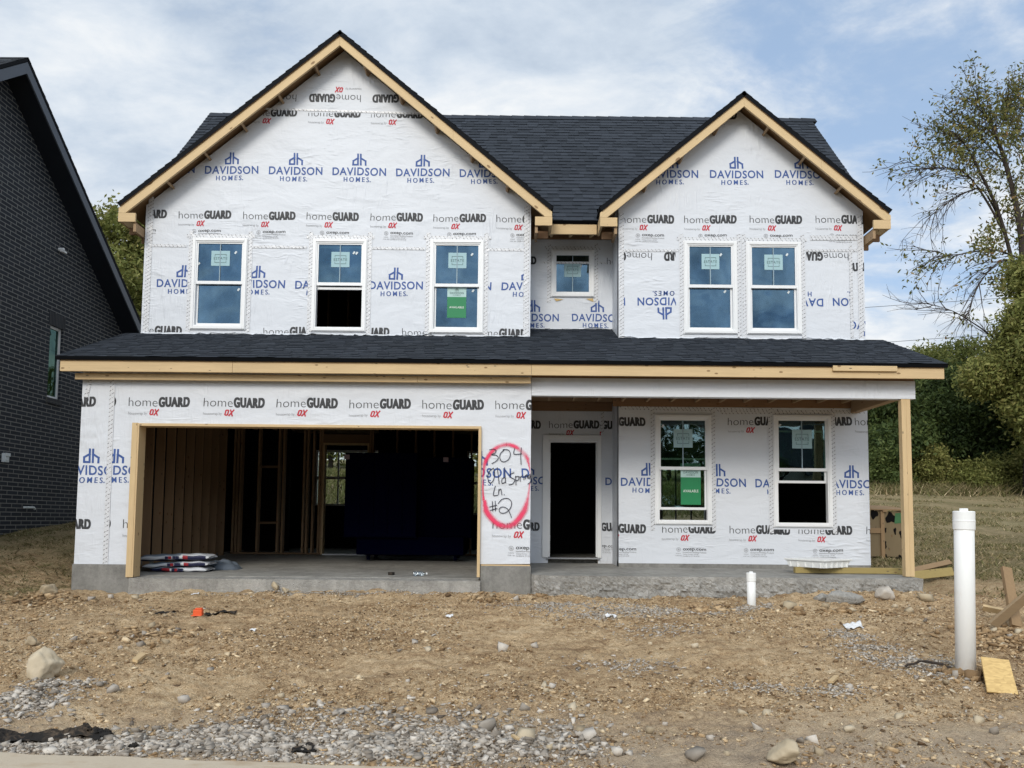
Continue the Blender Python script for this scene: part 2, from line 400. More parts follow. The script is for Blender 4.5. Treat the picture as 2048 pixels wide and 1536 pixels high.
SOLDIER = mat('soldier_brick', soldier_fn, .7, .3)

def ground_fn(t, p):
    o = t.obj(); s = t.n('SeparateXYZ', None, Vector=o)
    a = t.noise(o, .55, 6, .62, .3); b = t.noise(t.mapping(o, (1, 1.7, 1)), 3.2, 7, .66, .5); c = t.noise(o, 17, 6, .7); d = t.noise(o, 75, 4, .7)
    k = t.math('ADD', t.math('ADD', t.math('MULTIPLY', a, .20), t.math('MULTIPLY', b, .30)), t.math('ADD', t.math('MULTIPLY', c, .32), t.math('MULTIPLY', d, .32)))
    soil = t.ramp(k, [(.425, (.10, .059, .031)), (.495, (.30, .192, .105)), (.555, (.51, .355, .203)), (.62, (.71, .53, .325)), (.70, (.83, .68, .47))])
    soil_streak = t.noise(t.mapping(o, (.35, 2.4, 1), (0, 0, -.08)), 1.5, 5, .6, .6)  # stretched noise: lighter and darker stripes in the soil colour, no relief
    soil = t.mix(t.n('MapRange', None, Value=soil_streak, From_Min=.52, From_Max=.70, To_Max=.55).outputs[0], soil, (.56, .42, .26))
    soil = t.mix(t.n('MapRange', None, Value=soil_streak, From_Min=.46, From_Max=.30, To_Max=.55).outputs[0], soil, (.26, .17, .10))
    # paler crushed stone dust near the kerb and along the slab
    dust = t.n('MapRange', None, Value=t.math('ADD', s.outputs[1], t.math('MULTIPLY', b, 1.6)), From_Min=6.9, From_Max=5.9).outputs[0]
    soil = t.mix(t.math('MULTIPLY', dust, .5), soil, (.46, .40, .33))
    # the mown field behind: dry grass, olive and straw
    g1 = t.noise(t.mapping(o, (1, .6, 1)), .5, 6, .65); g2 = t.noise(o, 5.5, 6, .7); g3 = t.noise(o, 34, 4, .7)
    gk = t.math('ADD', t.math('ADD', t.math('MULTIPLY', g1, .45), t.math('MULTIPLY', g2, .35)), t.math('MULTIPLY', g3, .25))
    field = t.ramp(gk, [(.38, (.12, .095, .052)), (.47, (.205, .168, .085)), (.55, (.30, .235, .13)), (.63, (.41, .32, .19)), (.73, (.50, .40, .25))])
    green = t.n('MapRange', None, Value=t.noise(o, .35, 4, .6), From_Min=.45, From_Max=.62, To_Max=.28).outputs[0]
    field = t.mix(green, field, (.13, .15, .055))
    fy = t.n('MapRange', {'interpolation_type': 'SMOOTHSTEP'}, Value=t.math('ADD', s.outputs[1], t.math('MULTIPLY', b, 3.0)), From_Min=13.2, From_Max=15.4).outputs[0]
    back = t.math('MAXIMUM', fy, t.math('LESS_THAN', s.outputs[1], -3.0))
    # behind the house the strip near the wall is bare and pale, a green bank rises after it
    col = t.mix(back, soil, field)
    t.put(p.inputs['Base Color'], col)
    h = t.math('ADD', t.math('MULTIPLY', c, 1.0), t.math('ADD', t.math('MULTIPLY', d, .6), t.math('MULTIPLY', t.noise(o, 38, 5, .75, .4, 'RIDGED_MULTIFRACTAL'), .25))); bump(t, p, h, 1.0, .055)
GROUND = mat('bare_soil', ground_fn, .95, .15)
def tinted(name, stops, rough=.9, transl=0.0, bumpy=0):
    m = bpy.data.materials.new(name); m.use_nodes = True; t = NT(m.node_tree); p = m.node_tree.nodes['Principled BSDF']
    a = t.n('Attribute', {'attribute_name': 'tint'}).outputs['Fac']
    c = t.ramp(a, stops)
    if bumpy:
        n = t.noise(t.obj(), bumpy, 4, .65); c = t.mix(t.math('MULTIPLY', n, .45), c, t.mix(.5, c, (.10, .08, .06))); bump(t, p, n, .5, .01)
    t.put(p.inputs['Base Color'], c); p.inputs['Roughness'].default_value = rough; p.inputs['Specular IOR Level'].default_value = .2
    if transl:
        tl = t.n('BsdfTranslucent', None, Color=c); out = [n for n in m.node_tree.nodes if n.type == 'OUTPUT_MATERIAL'][0]
        t.put(out.inputs[0], t.n('MixShader', None, i0=transl, i1=p.outputs[0], i2=tl))
    return m
STONE = tinted('stone', [(0, (.12, .098, .078)), (.3, (.27, .238, .20)), (.6, (.42, .38, .33)), (1, (.64, .59, .52))], .9, 0, 25)
CLOD = tinted('clod', [(0, (.12, .075, .04)), (.3, (.29, .19, .10)), (.65, (.51, .365, .21)), (1, (.74, .60, .40))], .95, 0, 40)
BOULDER = tinted('boulder', [(0, (.26, .20, .13)), (.5, (.46, .38, .26)), (1, (.62, .54, .41))], .9, 0, 12)
LEAF = tinted('leaves', [(0, (.024, .040, .015)), (.35, (.065, .098, .030)), (.65, (.135, .17, .052)), (1, (.24, .25, .085))], .6, .28)
LEAF_OL = tinted('olive_leaves', [(0, (.07, .088, .025)), (.4, (.155, .178, .05)), (.75, (.26, .265, .085)), (1, (.36, .31, .12))], .6, .3)
LEAF_AUT = tinted('autumn_leaves', [(0, (.06, .075, .025)), (.45, (.16, .165, .05)), (.75, (.25, .20, .07)), (1, (.26, .12, .06))], .6, .3)
STRAW = tinted('dry_grass_blades', [(0, (.09, .08, .035)), (.35, (.145, .15, .058)), (.6, (.31, .245, .13)), (1, (.54, .43, .27))], .9, .2)
def bark_fn(t, p):
    o = t.obj(); n = t.noise(t.mapping(o, (9, 9, 1.2)), 3, 5, .65)
    t.put(p.inputs['Base Color'], t.mix(n, (.075, .06, .05), (.022, .018, .016))); bump(t, p, n, .6, .02)
BARK = mat('bark', bark_fn, .9, .2)
WIRE = flat('cable', (.06, .065, .07), .6)

# ------------------------------------------------------------------ ground
def hash2(ix, iy, seed):
    h = (ix.astype(np.int64)*374761393 + iy.astype(np.int64)*668265263 + seed*974634777) & 0xffffffff
    h = ((h ^ (h >> 13))*1274126177) & 0xffffffff
    return ((h ^ (h >> 16)) & 0xffff)/65535.0
def vnoise(x, y, seed=0):
    ix, iy = np.floor(x), np.floor(y); fx, fy = x-ix, y-iy
    fx = fx*fx*(3-2*fx); fy = fy*fy*(3-2*fy)
    a = hash2(ix, iy, seed); b = hash2(ix+1, iy, seed); c = hash2(ix, iy+1, seed); d = hash2(ix+1, iy+1, seed)
    return (a*(1-fx)+b*fx)*(1-fy)+(c*(1-fx)+d*fx)*fy - .5
def sstep(x, a, b):
    t = np.clip((x-a)/(b-a), 0, 1); return t*t*(3-2*t)
def curb_y(x): return 4.94 - .084*(np.clip(x, -14, 14)+3.3)
MOUNDS = [(5.75, 8.6, .55, .45, .16), (4.05, 6.85, .34, .25, .05), (4.6, 10.6, .9, .28, .13), (5.6, 10.75, .5, .3, .08), (-6.5, 10.75, .55, .35, .10),
          (-.15, 10.75, .7, .3, .07), (2.0, 10.55, .9, .25, .0), (-2.8, 10.75, 2.2, .25, .04), (-2.3, 8.2, .8, .5, .05), (2.55, 10.4, .35, .3, .06), (6.5, 9.9, .7, .5, .1)]
def gz(x, y, micro=True):
    x = np.asarray(x, float); y = np.asarray(y, float)
    yc = curb_y(x); t = y-yc
    z = .10 + .073*np.clip(t, 0, 6.3) + .10*np.clip(y-11.2, 0, 60) + .03*np.clip(y-71, 0, 300)
    z = z + .42*sstep(-x, 6.4, 8.6)*sstep(y, 9.5, 14.5)
    z = z + .25*sstep(y, 24, 32)*sstep(-x, -14, -2)
    z = np.where(t < -.02, np.where(t > -9, -.10, .05), z)
    pad = sstep(x, -7.6, -6.45)*(1-sstep(x, 5.95, 7.0))*sstep(y, 11.2, 11.6)*(1-sstep(y, 19.5, 21.0))
    z = z*(1-pad) + .5*pad
    for mx, my, sx, sy, h in MOUNDS:
        z = z + h*np.exp(-((x-mx)/sx)**2-((y-my)/sy)**2)
    if micro:
        w = sstep(t, .0, .35)*(1-sstep(y, 16, 24)*.7)*(np.abs(x) < 40)
        n = .075*vnoise(x*.9, y*.9, 1)+.055*vnoise(x*2.3, y*2.3, 2)+.050*vnoise(x*6, y*6, 3)+.036*vnoise(x*14, y*14, 4)+.022*vnoise(x*31, y*31, 5)
        z = z + n*w
    return z
def gz1(x, y): return float(gz(np.array([x]), np.array([y]))[0])
def on_ground(px, py):
    """where a line of sight through a photo pixel meets the ground"""
    d = ray(px, py); s = np.linspace(3, 60, 6000); P = CAM[None]+d[None]*s[:, None]
    hit = np.nonzero(P[:, 2] <= gz(P[:, 0], P[:, 1], False))[0]
    p = P[hit[0]] if len(hit) else P[-1]
    return float(p[0]), float(p[1])
def axis(lo, hi, step, far_lo, far_hi, grow=1.22):
    a = list(np.arange(lo, hi, step)); s = step; v = a[-1]
    while v < far_hi: s *= grow; v += s; a.append(v)
    s = step; v = lo; b = []
    while v > far_lo: s *= grow; v -= s; b.append(v)
    return np.array(b[::-1]+a)
gx = axis(-7.2, 7.6, .030, -900, 900); gy = axis(4.45, 11.3, .026, -400, 1500)
GX, GY = np.meshgrid(gx, gy); GZ = gz(GX, GY)
nx, ny = len(gx), len(gy); idx = np.arange(nx*ny).reshape(ny, nx)
gq = np.stack([idx[:-1, :-1], idx[:-1, 1:], idx[1:, 1:], idx[1:, :-1]], -1).reshape(-1, 4)
tag(np_mesh('ground', np.stack([GX, GY, GZ], -1).reshape(-1, 3), gq, GROUND, smooth=True), 'bare brown soil of the front yard rising to a dry grass field behind', 'ground', kind='structure')
# road and kerb follow the same skewed line
m = MB(); xs = [-60, -14, 14, 60]
for a, b in zip(xs[:-1], xs[1:]):
    ya, yb = float(curb_y(a)), float(curb_y(b))
    m.poly([(a, ya-8.6, 0), (b, yb-8.6, 0), (b, yb-.40, 0), (a, ya-.40, 0)])
tag(m.build('road', ASPHALT), 'asphalt street in front of the house', 'road', kind='structure')
m = MB()
jx = [-14]+list(np.arange(-12.55, 14, 3.05))+[14]
for a, b in zip(jx[:-1], jx[1:]):
    n = 24
    for k in range(n):
        x0 = a+.006+(b-a-.012)*k/n; x1 = a+.006+(b-a-.012)*(k+1)/n
        w0 = .012*math.sin(x0*7.1)+.008*math.sin(x0*17.3); w1 = .012*math.sin(x1*7.1)+.008*math.sin(x1*17.3)
        y0, y1 = float(curb_y(x0)), float(curb_y(x1))
        prof0 = [(y0-.46, -.05), (y0-.46, .025), (y0-.40, .10), (y0-.34, .118), (y0+w0, .128), (y0+.02+w0, -.02)]
        prof1 = [(y1-.46, -.05), (y1-.46, .025), (y1-.40, .10), (y1-.34, .118), (y1+w1, .128), (y1+.02+w1, -.02)]
        for j in range(5):
            m.poly([(x0, *prof0[j]), (x1, *prof1[j]), (x1, *prof1[j+1]), (x0, *prof0[j+1])])
        if k == 0: m.poly([(x0, *q) for q in prof0])
        if k == n-1: m.poly([(x1, *q) for q in reversed(prof1)])
tag(m.build('curb', CURB), 'pale stained concrete curb along the street edge', 'curb', kind='structure')

# ------------------------------------------------------------------ 2-D clipping and lettering
def clip_half(poly, nx_, nz_, d):
    """keep nx*x + nz*z <= d"""
    out = []; n = len(poly)
    for i in range(n):
        a, b = poly[i], poly[(i+1) % n]
        da, db = nx_*a[0]+nz_*a[1]-d, nx_*b[0]+nz_*b[1]-d
        if da <= 0: out.append(a)
        if (da < 0 < db) or (db < 0 < da):
            t = da/(da-db); out.append((a[0]+(b[0]-a[0])*t, a[1]+(b[1]-a[1])*t))
    return out
def clip_convex(poly, region):
    """region counter-clockwise"""
    n = len(region)
    for i in range(n):
        a, b = region[i], region[(i+1) % n]
        nx_, nz_ = b[1]-a[1], -(b[0]-a[0])
        poly = clip_half(poly, nx_, nz_, nx_*a[0]+nz_*a[1])
        if len(poly) < 3: return []
    return poly
def minus_rect(poly, r):
    x0, x1, z0, z1 = r; out = []
    L = clip_half(poly, 1, 0, x0); R_ = clip_half(poly, -1, 0, -x1)
    mid = clip_half(clip_half(poly, -1, 0, -x0), 1, 0, x1) if len(poly) > 2 else []
    B = clip_half(mid, 0, 1, z0) if len(mid) > 2 else []; T = clip_half(mid, 0, -1, -z1) if len(mid) > 2 else []
    return [q for q in (L, R_, B, T) if len(q) > 2]
_txt = {}
def text_tris(body, off=0.0, sp=1.0, shear=0.0):
    key = (body, off, sp, shear)
    if key not in _txt:
        c = bpy.data.curves.new('lettering', 'FONT'); c.body = body; c.offset = off; c.space_character = sp; c.shear = shear
        c.resolution_u = 4
        o = bpy.data.objects.new('lettering', c); COL.objects.link(o)
        dg = bpy.context.evaluated_depsgraph_get(); me = o.evaluated_get(dg).to_mesh()
        me.calc_loop_triangles()
        V = [(v.co.x, v.co.y) for v in me.vertices]
        tr = [[V[i] for i in t.vertices] for t in me.loop_triangles]
        o.evaluated_get(dg).to_mesh_clear(); bpy.data.objects.remove(o); bpy.data.curves.remove(c)
        xs_ = [v[0] for v in V]; zs = [v[1] for v in V]
        _txt[key] = (tr, min(xs_), max(xs_), min(zs), max(zs))
    return _txt[key]
def put_text(body, u, w, v, h, off=0.0, sp=1.0, shear=0.0, asc=None):
    """triangles of body with left edge u, width w, baseline v, capital height h"""
    tr, x0, x1, z0, z1 = text_tris(body, off, sp, shear)
    sx = w/(x1-x0); sz = h/(asc if asc else .69)
    return [[(u+(p[0]-x0)*sx, v+p[1]*sz) for p in t] for t in tr]
def stroke2(pts, w, close=False):
    out = []; n = len(pts)
    for i in range(n-1 if not close else n):
        a, b = pts[i], pts[(i+1) % n]; dx, dz = b[0]-a[0], b[1]-a[1]; l = math.hypot(dx, dz) or 1e-6
        ex, ez = dx/l*w*.42, dz/l*w*.42; px, pz = -dz/l*w/2, dx/l*w/2
        out.append([(a[0]-ex+px, a[1]-ez+pz), (a[0]-ex-px, a[1]-ez-pz), (b[0]+ex-px, b[1]+ez-pz), (b[0]+ex+px, b[1]+ez+pz)])
    return out
def disc2(cx, cz, r0, r1, n=14):
    out = []
    for k in range(n):
        a, b = 2*math.pi*k/n, 2*math.pi*(k+1)/n
        out.append([(cx+r0*math.cos(a), cz+r0*math.sin(a)), (cx+r1*math.cos(a), cz+r1*math.sin(a)), (cx+r1*math.cos(b), cz+r1*math.sin(b)), (cx+r0*math.cos(b), cz+r0*math.sin(b))])
    return out
def ox_mark(u, v, w, h):
    sh = .24; f = lambda x, z: (u+x*w+sh*z*h, v+z*h); t = h*.215
    o_ = [f(.05, .22), f(.05, .78), f(.13, .88), f(.27, .88), f(.35, .78), f(.35, .22), f(.27, .12), f(.13, .12)]
    return stroke2(o_, t, True)+stroke2([f(.54, .06), f(.90, .94)], t)+stroke2([f(.90, .06), f(.54, .94)], t)
# print motifs in metres, origin at the left end of the baseline: list of (material slot, polygons)
def motif_wrap(cert=0.0, sub=True, tiny=True):
    o = [(1, put_text('home', 0, .425, 0, .137, -.013, 1.0, asc=.72)), (1, put_text('GUARD', .440, .450, 0, .134, .043, 1.13)), (1, put_text('GUARD', .451, .450, 0, .134, .043, 1.13))]
    if sub: o += [(3, ox_mark(.305, -.132, .130, .095)), (4, put_text('housewrap by', 0, .27, -.122, .040, -.004))]
    if cert:
        o += [(1, put_text('oxep.com', .345, .385, -cert, .052, .016, asc=.69))]
        for r in ((.030, .036), (.018, .021), (.0, .010)): o += [(4, disc2(.275, -cert+.012, *r))]
        if tiny:
            o += [(4, put_text('HomeGuard Building Products', .345, .385, -cert-.042, .024, .01)), (4, put_text('Testing Number: 107198', .345, .25, -cert-.074, .019, .008)),
                  (4, put_text('Certified by ICC ES AC38', .345, .27, -cert-.104, .019, .008)), (4, put_text('INTERTEK', .235, .08, -cert-.062, .015, .01)), (4, put_text('CCRR 1062', .225, .105, -cert-.098, .017, .01))]
    return o
def motif_builder():
    o = [(2, put_text('DAVIDSON', 0, .917, 0, .132, .021, 1.10)), (2, put_text('HOMES', .195, .430, -.118, .083, .002, 1.5)), (2, put_text('HOMES', .201, .430, -.118, .083, .002, 1.5)), (2, disc2(.650, -.108, 0, .010))]
    cx = .455; b = .182; w = .030
    for s in (-1, 1):
        x1, x2 = cx+s*.024, cx+s*.106
        o.append((2, stroke2([(x1, b), (x1, b+.185)], w)))
        o.append((2, stroke2([(x1, b+.118), (x2, b+.068), (x2, b)], w)))
    o.append((2, stroke2([(cx-.106, b), (cx-.024, b)], w)))
    return o
def place(motif, u, v, flip=False, rect=None, top=None, sc=1.0):
    out = []
    for slot, polys in motif:
        for P in polys:
            q = [(u-p[0]*sc, v-p[1]*sc) for p in P] if flip else [(u+p[0]*sc, v+p[1]*sc) for p in P]
            q = [(a+.0035*math.sin(a*5.1+b*9.3)+.0018*math.sin(b*23+a*7), b+.0045*math.sin(a*4.3-b*3.1)+.0022*math.sin(a*17.7+b*5)) for a, b in q]
            # wound so that it faces the street
            ar = sum(q[i][0]*q[(i+1) % len(q)][1]-q[(i+1) % len(q)][0]*q[i][1] for i in range(len(q)))
            if ar < 0: q = q[::-1]
            if rect: q = clip_convex(q, [(rect[0], rect[2]), (rect[1], rect[2]), (rect[1], rect[3]), (rect[0], rect[3])])
            if len(q) > 2: out.append((slot, q))
    return out
HG, HGC, HGL, DH = motif_wrap(0), motif_wrap(.235), motif_wrap(.29), motif_builder()
HGN = motif_wrap(0, sub=False)

P1, P2, P3 = 11.2, 12.85, 13.7
XL, XR, XG, XB = -6.39, 5.885, .20, 1.699        # left wall, right wall, garage/entry corner, bay corner

def wall(name, Y, region, holes, prints, tapes, parent, margin=.065, back=.14, reveal=None, front=None):
    """a street-facing sheet of house wrap with openings, printed lettering and seam tape, on a sheathed frame"""
    m = MB()
    xs_ = sorted({p[0] for p in region} | {h[0] for h in holes} | {h[1] for h in holes})
    zs_ = sorted({p[1] for p in region} | {h[2] for h in holes} | {h[3] for h in holes})
    for a, b in zip(xs_[:-1], xs_[1:]):
        for c, d in zip(zs_[:-1], zs_[1:]):
            mx, mz = (a+b)/2, (c+d)/2
            if any(h[0] < mx < h[1] and h[2] < mz < h[3] for h in holes): continue
            q = clip_convex([(a, c), (b, c), (b, d), (a, d)], region)
            if len(q) > 2:
                m.poly([(x, Y, z) for x, z in q], 0); m.poly([(x, Y+back, z) for x, z in reversed(q)], 6)
    for x0, x1, z0, z1 in holes:
        y0, y1 = Y, Y+back
        m.poly([(x0, y0, z0), (x0, y1, z0), (x0, y1, z1), (x0, y0, z1)], 6); m.poly([(x1, y0, z0), (x1, y0, z1), (x1, y1, z1), (x1, y1, z0)], 6)
        m.poly([(x0, y0, z1), (x0, y1, z1), (x1, y1, z1), (x1, y0, z1)], 6); m.poly([(x0, y0, z0), (x1, y0, z0), (x1, y1, z0), (x0, y1, z0)], 6)
    n = len(region)
    edges = [(region[i], region[(i+1) % n]) for i in range(n)]
    for x0, x1, z0, z1 in holes:            # no sill strip where an opening reaches past the lower edge
        a, b = edges[0]
        if z0 < min(a[1], b[1]):
            L = lambda x: a[1]+(b[1]-a[1])*(x-a[0])/(b[0]-a[0])
            edges = [(a, (x0, L(x0))), ((x1, L(x1)), b)]+edges[1:]
    for a, b in edges:
        m.poly([(a[0], Y, a[1]), (a[0], Y+back, a[1]), (b[0], Y+back, b[1]), (b[0], Y, b[1])], 0)
    for n_, (slot, q) in enumerate(prints):
        y = Y-.0022-.00009*(n_ % 11)
        parts = [clip_convex(q, region)]
        for h in holes:
            g = margin
            parts = [r for s_ in parts if len(s_) > 2 for r in minus_rect(s_, (h[0]-g, h[1]+g, h[2]-g, h[3]+g))]
        for s_ in parts:
            if len(s_) > 2: m.poly([(px, y, pz) for px, pz in s_], slot)
    for t in tapes:                       # (x0,z0,x1,z1,width)
        (x0, z0, x1, z1), w = t[:4], (t[4] if len(t) > 4 else .07)
        dx, dz = x1-x0, z1-z0; l = math.hypot(dx, dz); px, pz = -dz/l*w/2, dx/l*w/2; yt = Y-.006-.0004*(len(m.f) % 7)
        quad = [(x0-px, z0-pz), (x0+px, z0+pz), (x1+px, z1+pz), (x1-px, z1-pz)][::-1]
        uvs = [(0, 0), (w, 0), (w, l), (0, l)][::-1]
        m.poly([(a, yt, b) for a, b in quad], 5, uvs)
    return m.build(name, [front or WRAP, P_BLACK, P_BLUE, P_RED, P_GREY, TAPE, reveal or OSB], parent)

def U(px, py, Y): return xz(px, py, Y)
def rect_px(x0, y0, x1, y1, Y):
    a, b = U(x0, y0, Y), U(x1, y1, Y); c, d = U(x1, y0, Y), U(x0, y1, Y)
    return ((a[0]+d[0])/2, (b[0]+c[0])/2, (b[1]+d[1])/2, (a[1]+c[1])/2)
def P(motif, px, py, Y, flip=False, sc=1.0, rect=None):
    u, v = U(px, py, Y)
    r = None
    if rect: r = rect_px(*rect, Y)
    return place(motif, u, v, flip, r, None, sc)

HOUSE = thing('house', 'two storey house under construction, wrapped in printed white house wrap with dark shingle roofs', 'house', (0, P1, .6))

# ------------------------------------------------------------------ windows
def ring(m, x0, x1, z0, z1, w, y0, y1, mi=0, wb=None):
    wb = wb or w
    m.box(x0, x0+w, y0, y1, z0, z1, mi); m.box(x1-w, x1, y0, y1, z0, z1, mi)
    m.box(x0+w, x1-w, y0, y1, z1-w, z1, mi); m.box(x0+w, x1-w, y0, y1, z0, z0+wb, mi)
def paper(name, x0, x1, z0, z1, y, mats, parent, prints=(), bands=()):
    m = MB(); m.box(x0, x1, y, y+.002, z0, z1, 0)
    for b0, b1, mi in bands: m.box(x0, x1, y-.0012, y-.0002, b0, b1, mi)
    for mi, polys in prints:
        for q in polys:
            ar = sum(q[i][0]*q[(i+1) % len(q)][1]-q[(i+1) % len(q)][0]*q[i][1] for i in range(len(q)))
            if ar < 0: q = q[::-1]
            m.poly([(a, y-.003, b) for a, b in q], mi)
    return m.build(name, mats, parent)
def estate_sticker(par, xc, z0, z1, y, w):
    h = z1-z0; zc = (z0+z1)/2
    pr = [(1, put_text('ESTATE', xc-w*.36, w*.72, zc-h*.09, h*.17, .004, 1.15))]
    b = [(xc-w*.30, zc+h*.14), (xc-w*.30, zc+h*.26), (xc+w*.30, zc+h*.26), (xc+w*.30, zc+h*.14)]
    pr += [(1, stroke2(b, h*.025)), (1, stroke2([(a, 2*zc-.02*h-c) for a, c in b], h*.025))]
    return paper('sticker', xc-w/2, xc+w/2, z0, z1, y, [STICKER, P_TEALTXT], par, pr)
def window(px, Y, name='window', low=False, raised=0.0, tags=(), sign=False, fixed=False, glass=None, sticker=True, label=None):
    x0, x1, z0, z1 = rect_px(*px, Y); glass = glass or (GLASS_LOW if low else GLASS)
    m = MB(); ring(m, x0, x1, z0, z1, .030, Y-.022, Y-.008)                     # nailing trim
    ring(m, x0+.014, x1-.014, z0+.014, z1-.014, .045, Y-.040, Y+.055)
    ring(m, x0+.052, x1-.052, z0+.052, z1-.052, .028, Y-.028, Y+.070)
    fr = m.build(name, VINYL, HOUSE, bevel=.003)
    if label: fr['label'] = label
    a0, a1, b0, b1 = x0+.079, x1-.079, z0+.079, z1-.079; zm = b0+(b1-b0)*.495
    def tagpaper(x, z, y):
        t = MB(); t.obox((x, y, z), .030, .0015, .05, Matrix.Rotation(.6, 3, 'Y')); t.build('tag', STICKER_PALE, fr)
    if fixed:
        m = MB(); ring(m, a0, a1, b0, b1, .022, Y-.012, Y+.03); m.build('sash', VINYL, fr)
        m = MB(); m.box(a0+.022, a1-.022, Y+.008, Y+.012, b0+.022, b1-.022); m.build('pane', glass, fr)
        m = MB(); m.box((a0+a1)/2-.007, (a0+a1)/2+.007, Y-.004, Y-.001, b0+.023, b1-.023); m.build('muntin', MUNTIN, fr)
        h = b1-b0; estate_sticker(fr, (a0+a1)/2, b0+h*.42, b0+h*.78, Y+.004, (a1-a0)*.48); tagpaper((a0+a1)/2+(a1-a0)*.235, b0+h*.70, Y+.003)
        return fr
    m = MB(); ring(m, a0, a1, zm, b1, .024, Y-.014, Y+.022, 0, .052); m.build('upper_sash', VINYL, fr)
    m = MB(); m.box(a0+.024, a1-.024, Y+.004, Y+.008, zm+.052, b1-.024); m.build('pane', glass, fr)
    m = MB(); m.box((a0+a1)/2-.008, (a0+a1)/2+.008, Y-.007, Y-.0035, zm+.053, b1-.025); m.build('muntin', MUNTIN, fr)
    lo = b0+raised; hi = zm+.03+raised
    m = MB(); ring(m, a0+.003, a1-.003, lo, hi, .030, Y+.026, Y+.060, 0, .042); m.build('lower_sash', VINYL, fr)
    m = MB(); m.box(a0+.033, a1-.033, Y+.040, Y+.044, lo+.042, hi-.03); m.build('pane', glass, fr)
    h = b1-zm
    if sticker: estate_sticker(fr, (a0+a1)/2+.005, zm+h*.44, zm+h*.80, Y-.001, (a1-a0)*.40)
    for fx, fz in tags: tagpaper(a0+(a1-a0)*fx, b0+(b1-b0)*fz, (Y-.002 if fz > .5 else Y+.036))
    if sign:
        sx, sw, zt, sh = sign; xa = a0+(a1-a0)*sx; xb = xa+(a1-a0)*sw; zt = lo+(hi-lo)*zt; zb = zt-(hi-lo)*sh; hh = zt-zb; w = xb-xa; xc = (xa+xb)/2
        pr = [(2, put_text('AVAILABLE', xc-w*.38, w*.76, zb+hh*.30, hh*.062, .004, 1.1)),
              (3, put_text('DAVIDSON', xc-w*.36, w*.72, zb+hh*.755, hh*.06, .015, 1.05)), (3, put_text('HOMES', xc-w*.2, w*.4, zb+hh*.70, hh*.035, .01, 1.4))]
        k = w*.75
        for s in (-1, 1):
            pr.append((3, stroke2([(xc+s*k*.026, zb+hh*.84), (xc+s*k*.026, zb+hh*.945)], k*.026)))
            pr.append((3, stroke2([(xc+s*k*.026, zb+hh*.91), (xc+s*k*.115, zb+hh*.88), (xc+s*k*.115, zb+hh*.84)], k*.026)))
        paper('sign', xa, xb, zb, zt, Y+.034, [SIGN_WHITE, SIGN_GREEN, P_WHITE, P_TEALTXT], fr, pr, [(zb, zb+hh*.66, 1)])
    return fr
def hole(px, Y):
    x0, x1, z0, z1 = rect_px(*px, Y); return (x0+.03, x1-.03, z0+.03, z1-.03)
def tape_round(px, Y, top=True, bottom=True, w=.07):
    x0, x1, z0, z1 = rect_px(*px, Y); e = .034
    t = [(x0-e, z0-.10, x0-e, z1+.12, w), (x1+e, z1+.12, x1+e, z0-.10, w)]
    if top: t.append((x0-.11, z1+e, x1+.11, z1+e, w*.8))
    return t

W1, W2, W3 = (383, 476, 494.5, 660), (624, 478, 734, 664), (859, 479.5, 968, 667.5)
W4, W5 = (1367, 482, 1474.5, 668.5), (1492, 483.5, 1602.5, 669.5)
W6 = (1101.5, 500, 1189, 595)
W7, W8 = (1309, 829, 1423, 1049.5), (1545.5, 829.5, 1663.5, 1055)

# ------------------------------------------------------------------ house walls
# garage front
gx0, gx1 = U(272, 1000, P1)[0], U(961, 1000, P1)[0]; gtop = U(620, 850, P1)[1]
DOOR_HOLE = (gx0, gx1, .6, gtop)
zb_l, zb_r = U(200, 1127.5, P1)[1], U(1010, 1127.5, P1)[1]
pr = []
for px in (407, 553, 699, 845, 991): pr += P(HG, px, 812+(px-257)*.009, P1)
pr += P(HG, 257, 812, P1)
pr += P(HG, 69, 811.5, P1, rect=(160, 780, 212, 840)) + P(HG, 109, 811.5, P1, rect=(221, 780, 250, 840))
pr += P(DH, 119, 948.5, P1, rect=(150, 880, 215, 990)) + P(DH, 168, 948.5, P1, rect=(217, 880, 266, 990))
pr += P(HG, 57, 1056, P1, rect=(150, 1030, 200, 1100)) + P(HG, 97, 1056, P1, rect=(212, 1030, 232, 1100)) + P(HG, 246, 1057, P1)
pr += P(DH, 896, 953.5, P1) + P(DH, 1043, 955, P1) + P(HGL, 985, 1058, P1)
garage = wall('garage_wall', P1, [(XL, zb_l-.02), (XG, zb_r), (XG, 3.80), (XL, 3.80)], [(gx0, gx1, .3, gtop)], pr,
     [(U(226, 757, P1)[0], 3.75, U(211, 1127, P1)[0], zb_l-.01, .075), (U(184, 757, P1)[0], 3.75, U(172, 800, P1)[0], 3.36, .06)], HOUSE, margin=.01)
# sprayed ring and marker writing on the pillar
def spray_fn(t, p):
    uv = t.n('SeparateXYZ', None, Vector=t.n('TexCoord').outputs['UV']).outputs[1]
    d = t.math('ABSOLUTE', t.math('SUBTRACT', uv, .5)); nz = t.noise(t.obj(), 26, 4, .7); n2 = t.noise(t.obj(), 3.2, 2, .5)
    a = t.n('MapRange', {'interpolation_type': 'SMOOTHSTEP'}, Value=t.math('ADD', d, t.math('MULTIPLY', t.math('SUBTRACT', nz, .5), .10)), From_Min=.46, From_Max=.02).outputs[0]
    a = t.math('MULTIPLY', a, t.n('MapRange', None, Value=n2, From_Min=.30, From_Max=.55, To_Min=.30, To_Max=.88).outputs[0])
    t.put(p.inputs['Base Color'], (.80, .035, .12)); t.put(p.inputs['Alpha'], a)
SPRAY = mat('spray_paint', spray_fn, .6)
m = MB()
cx_, cz_ = U(1013, 968, P1); rx, rz = .385, .60
ringp = []
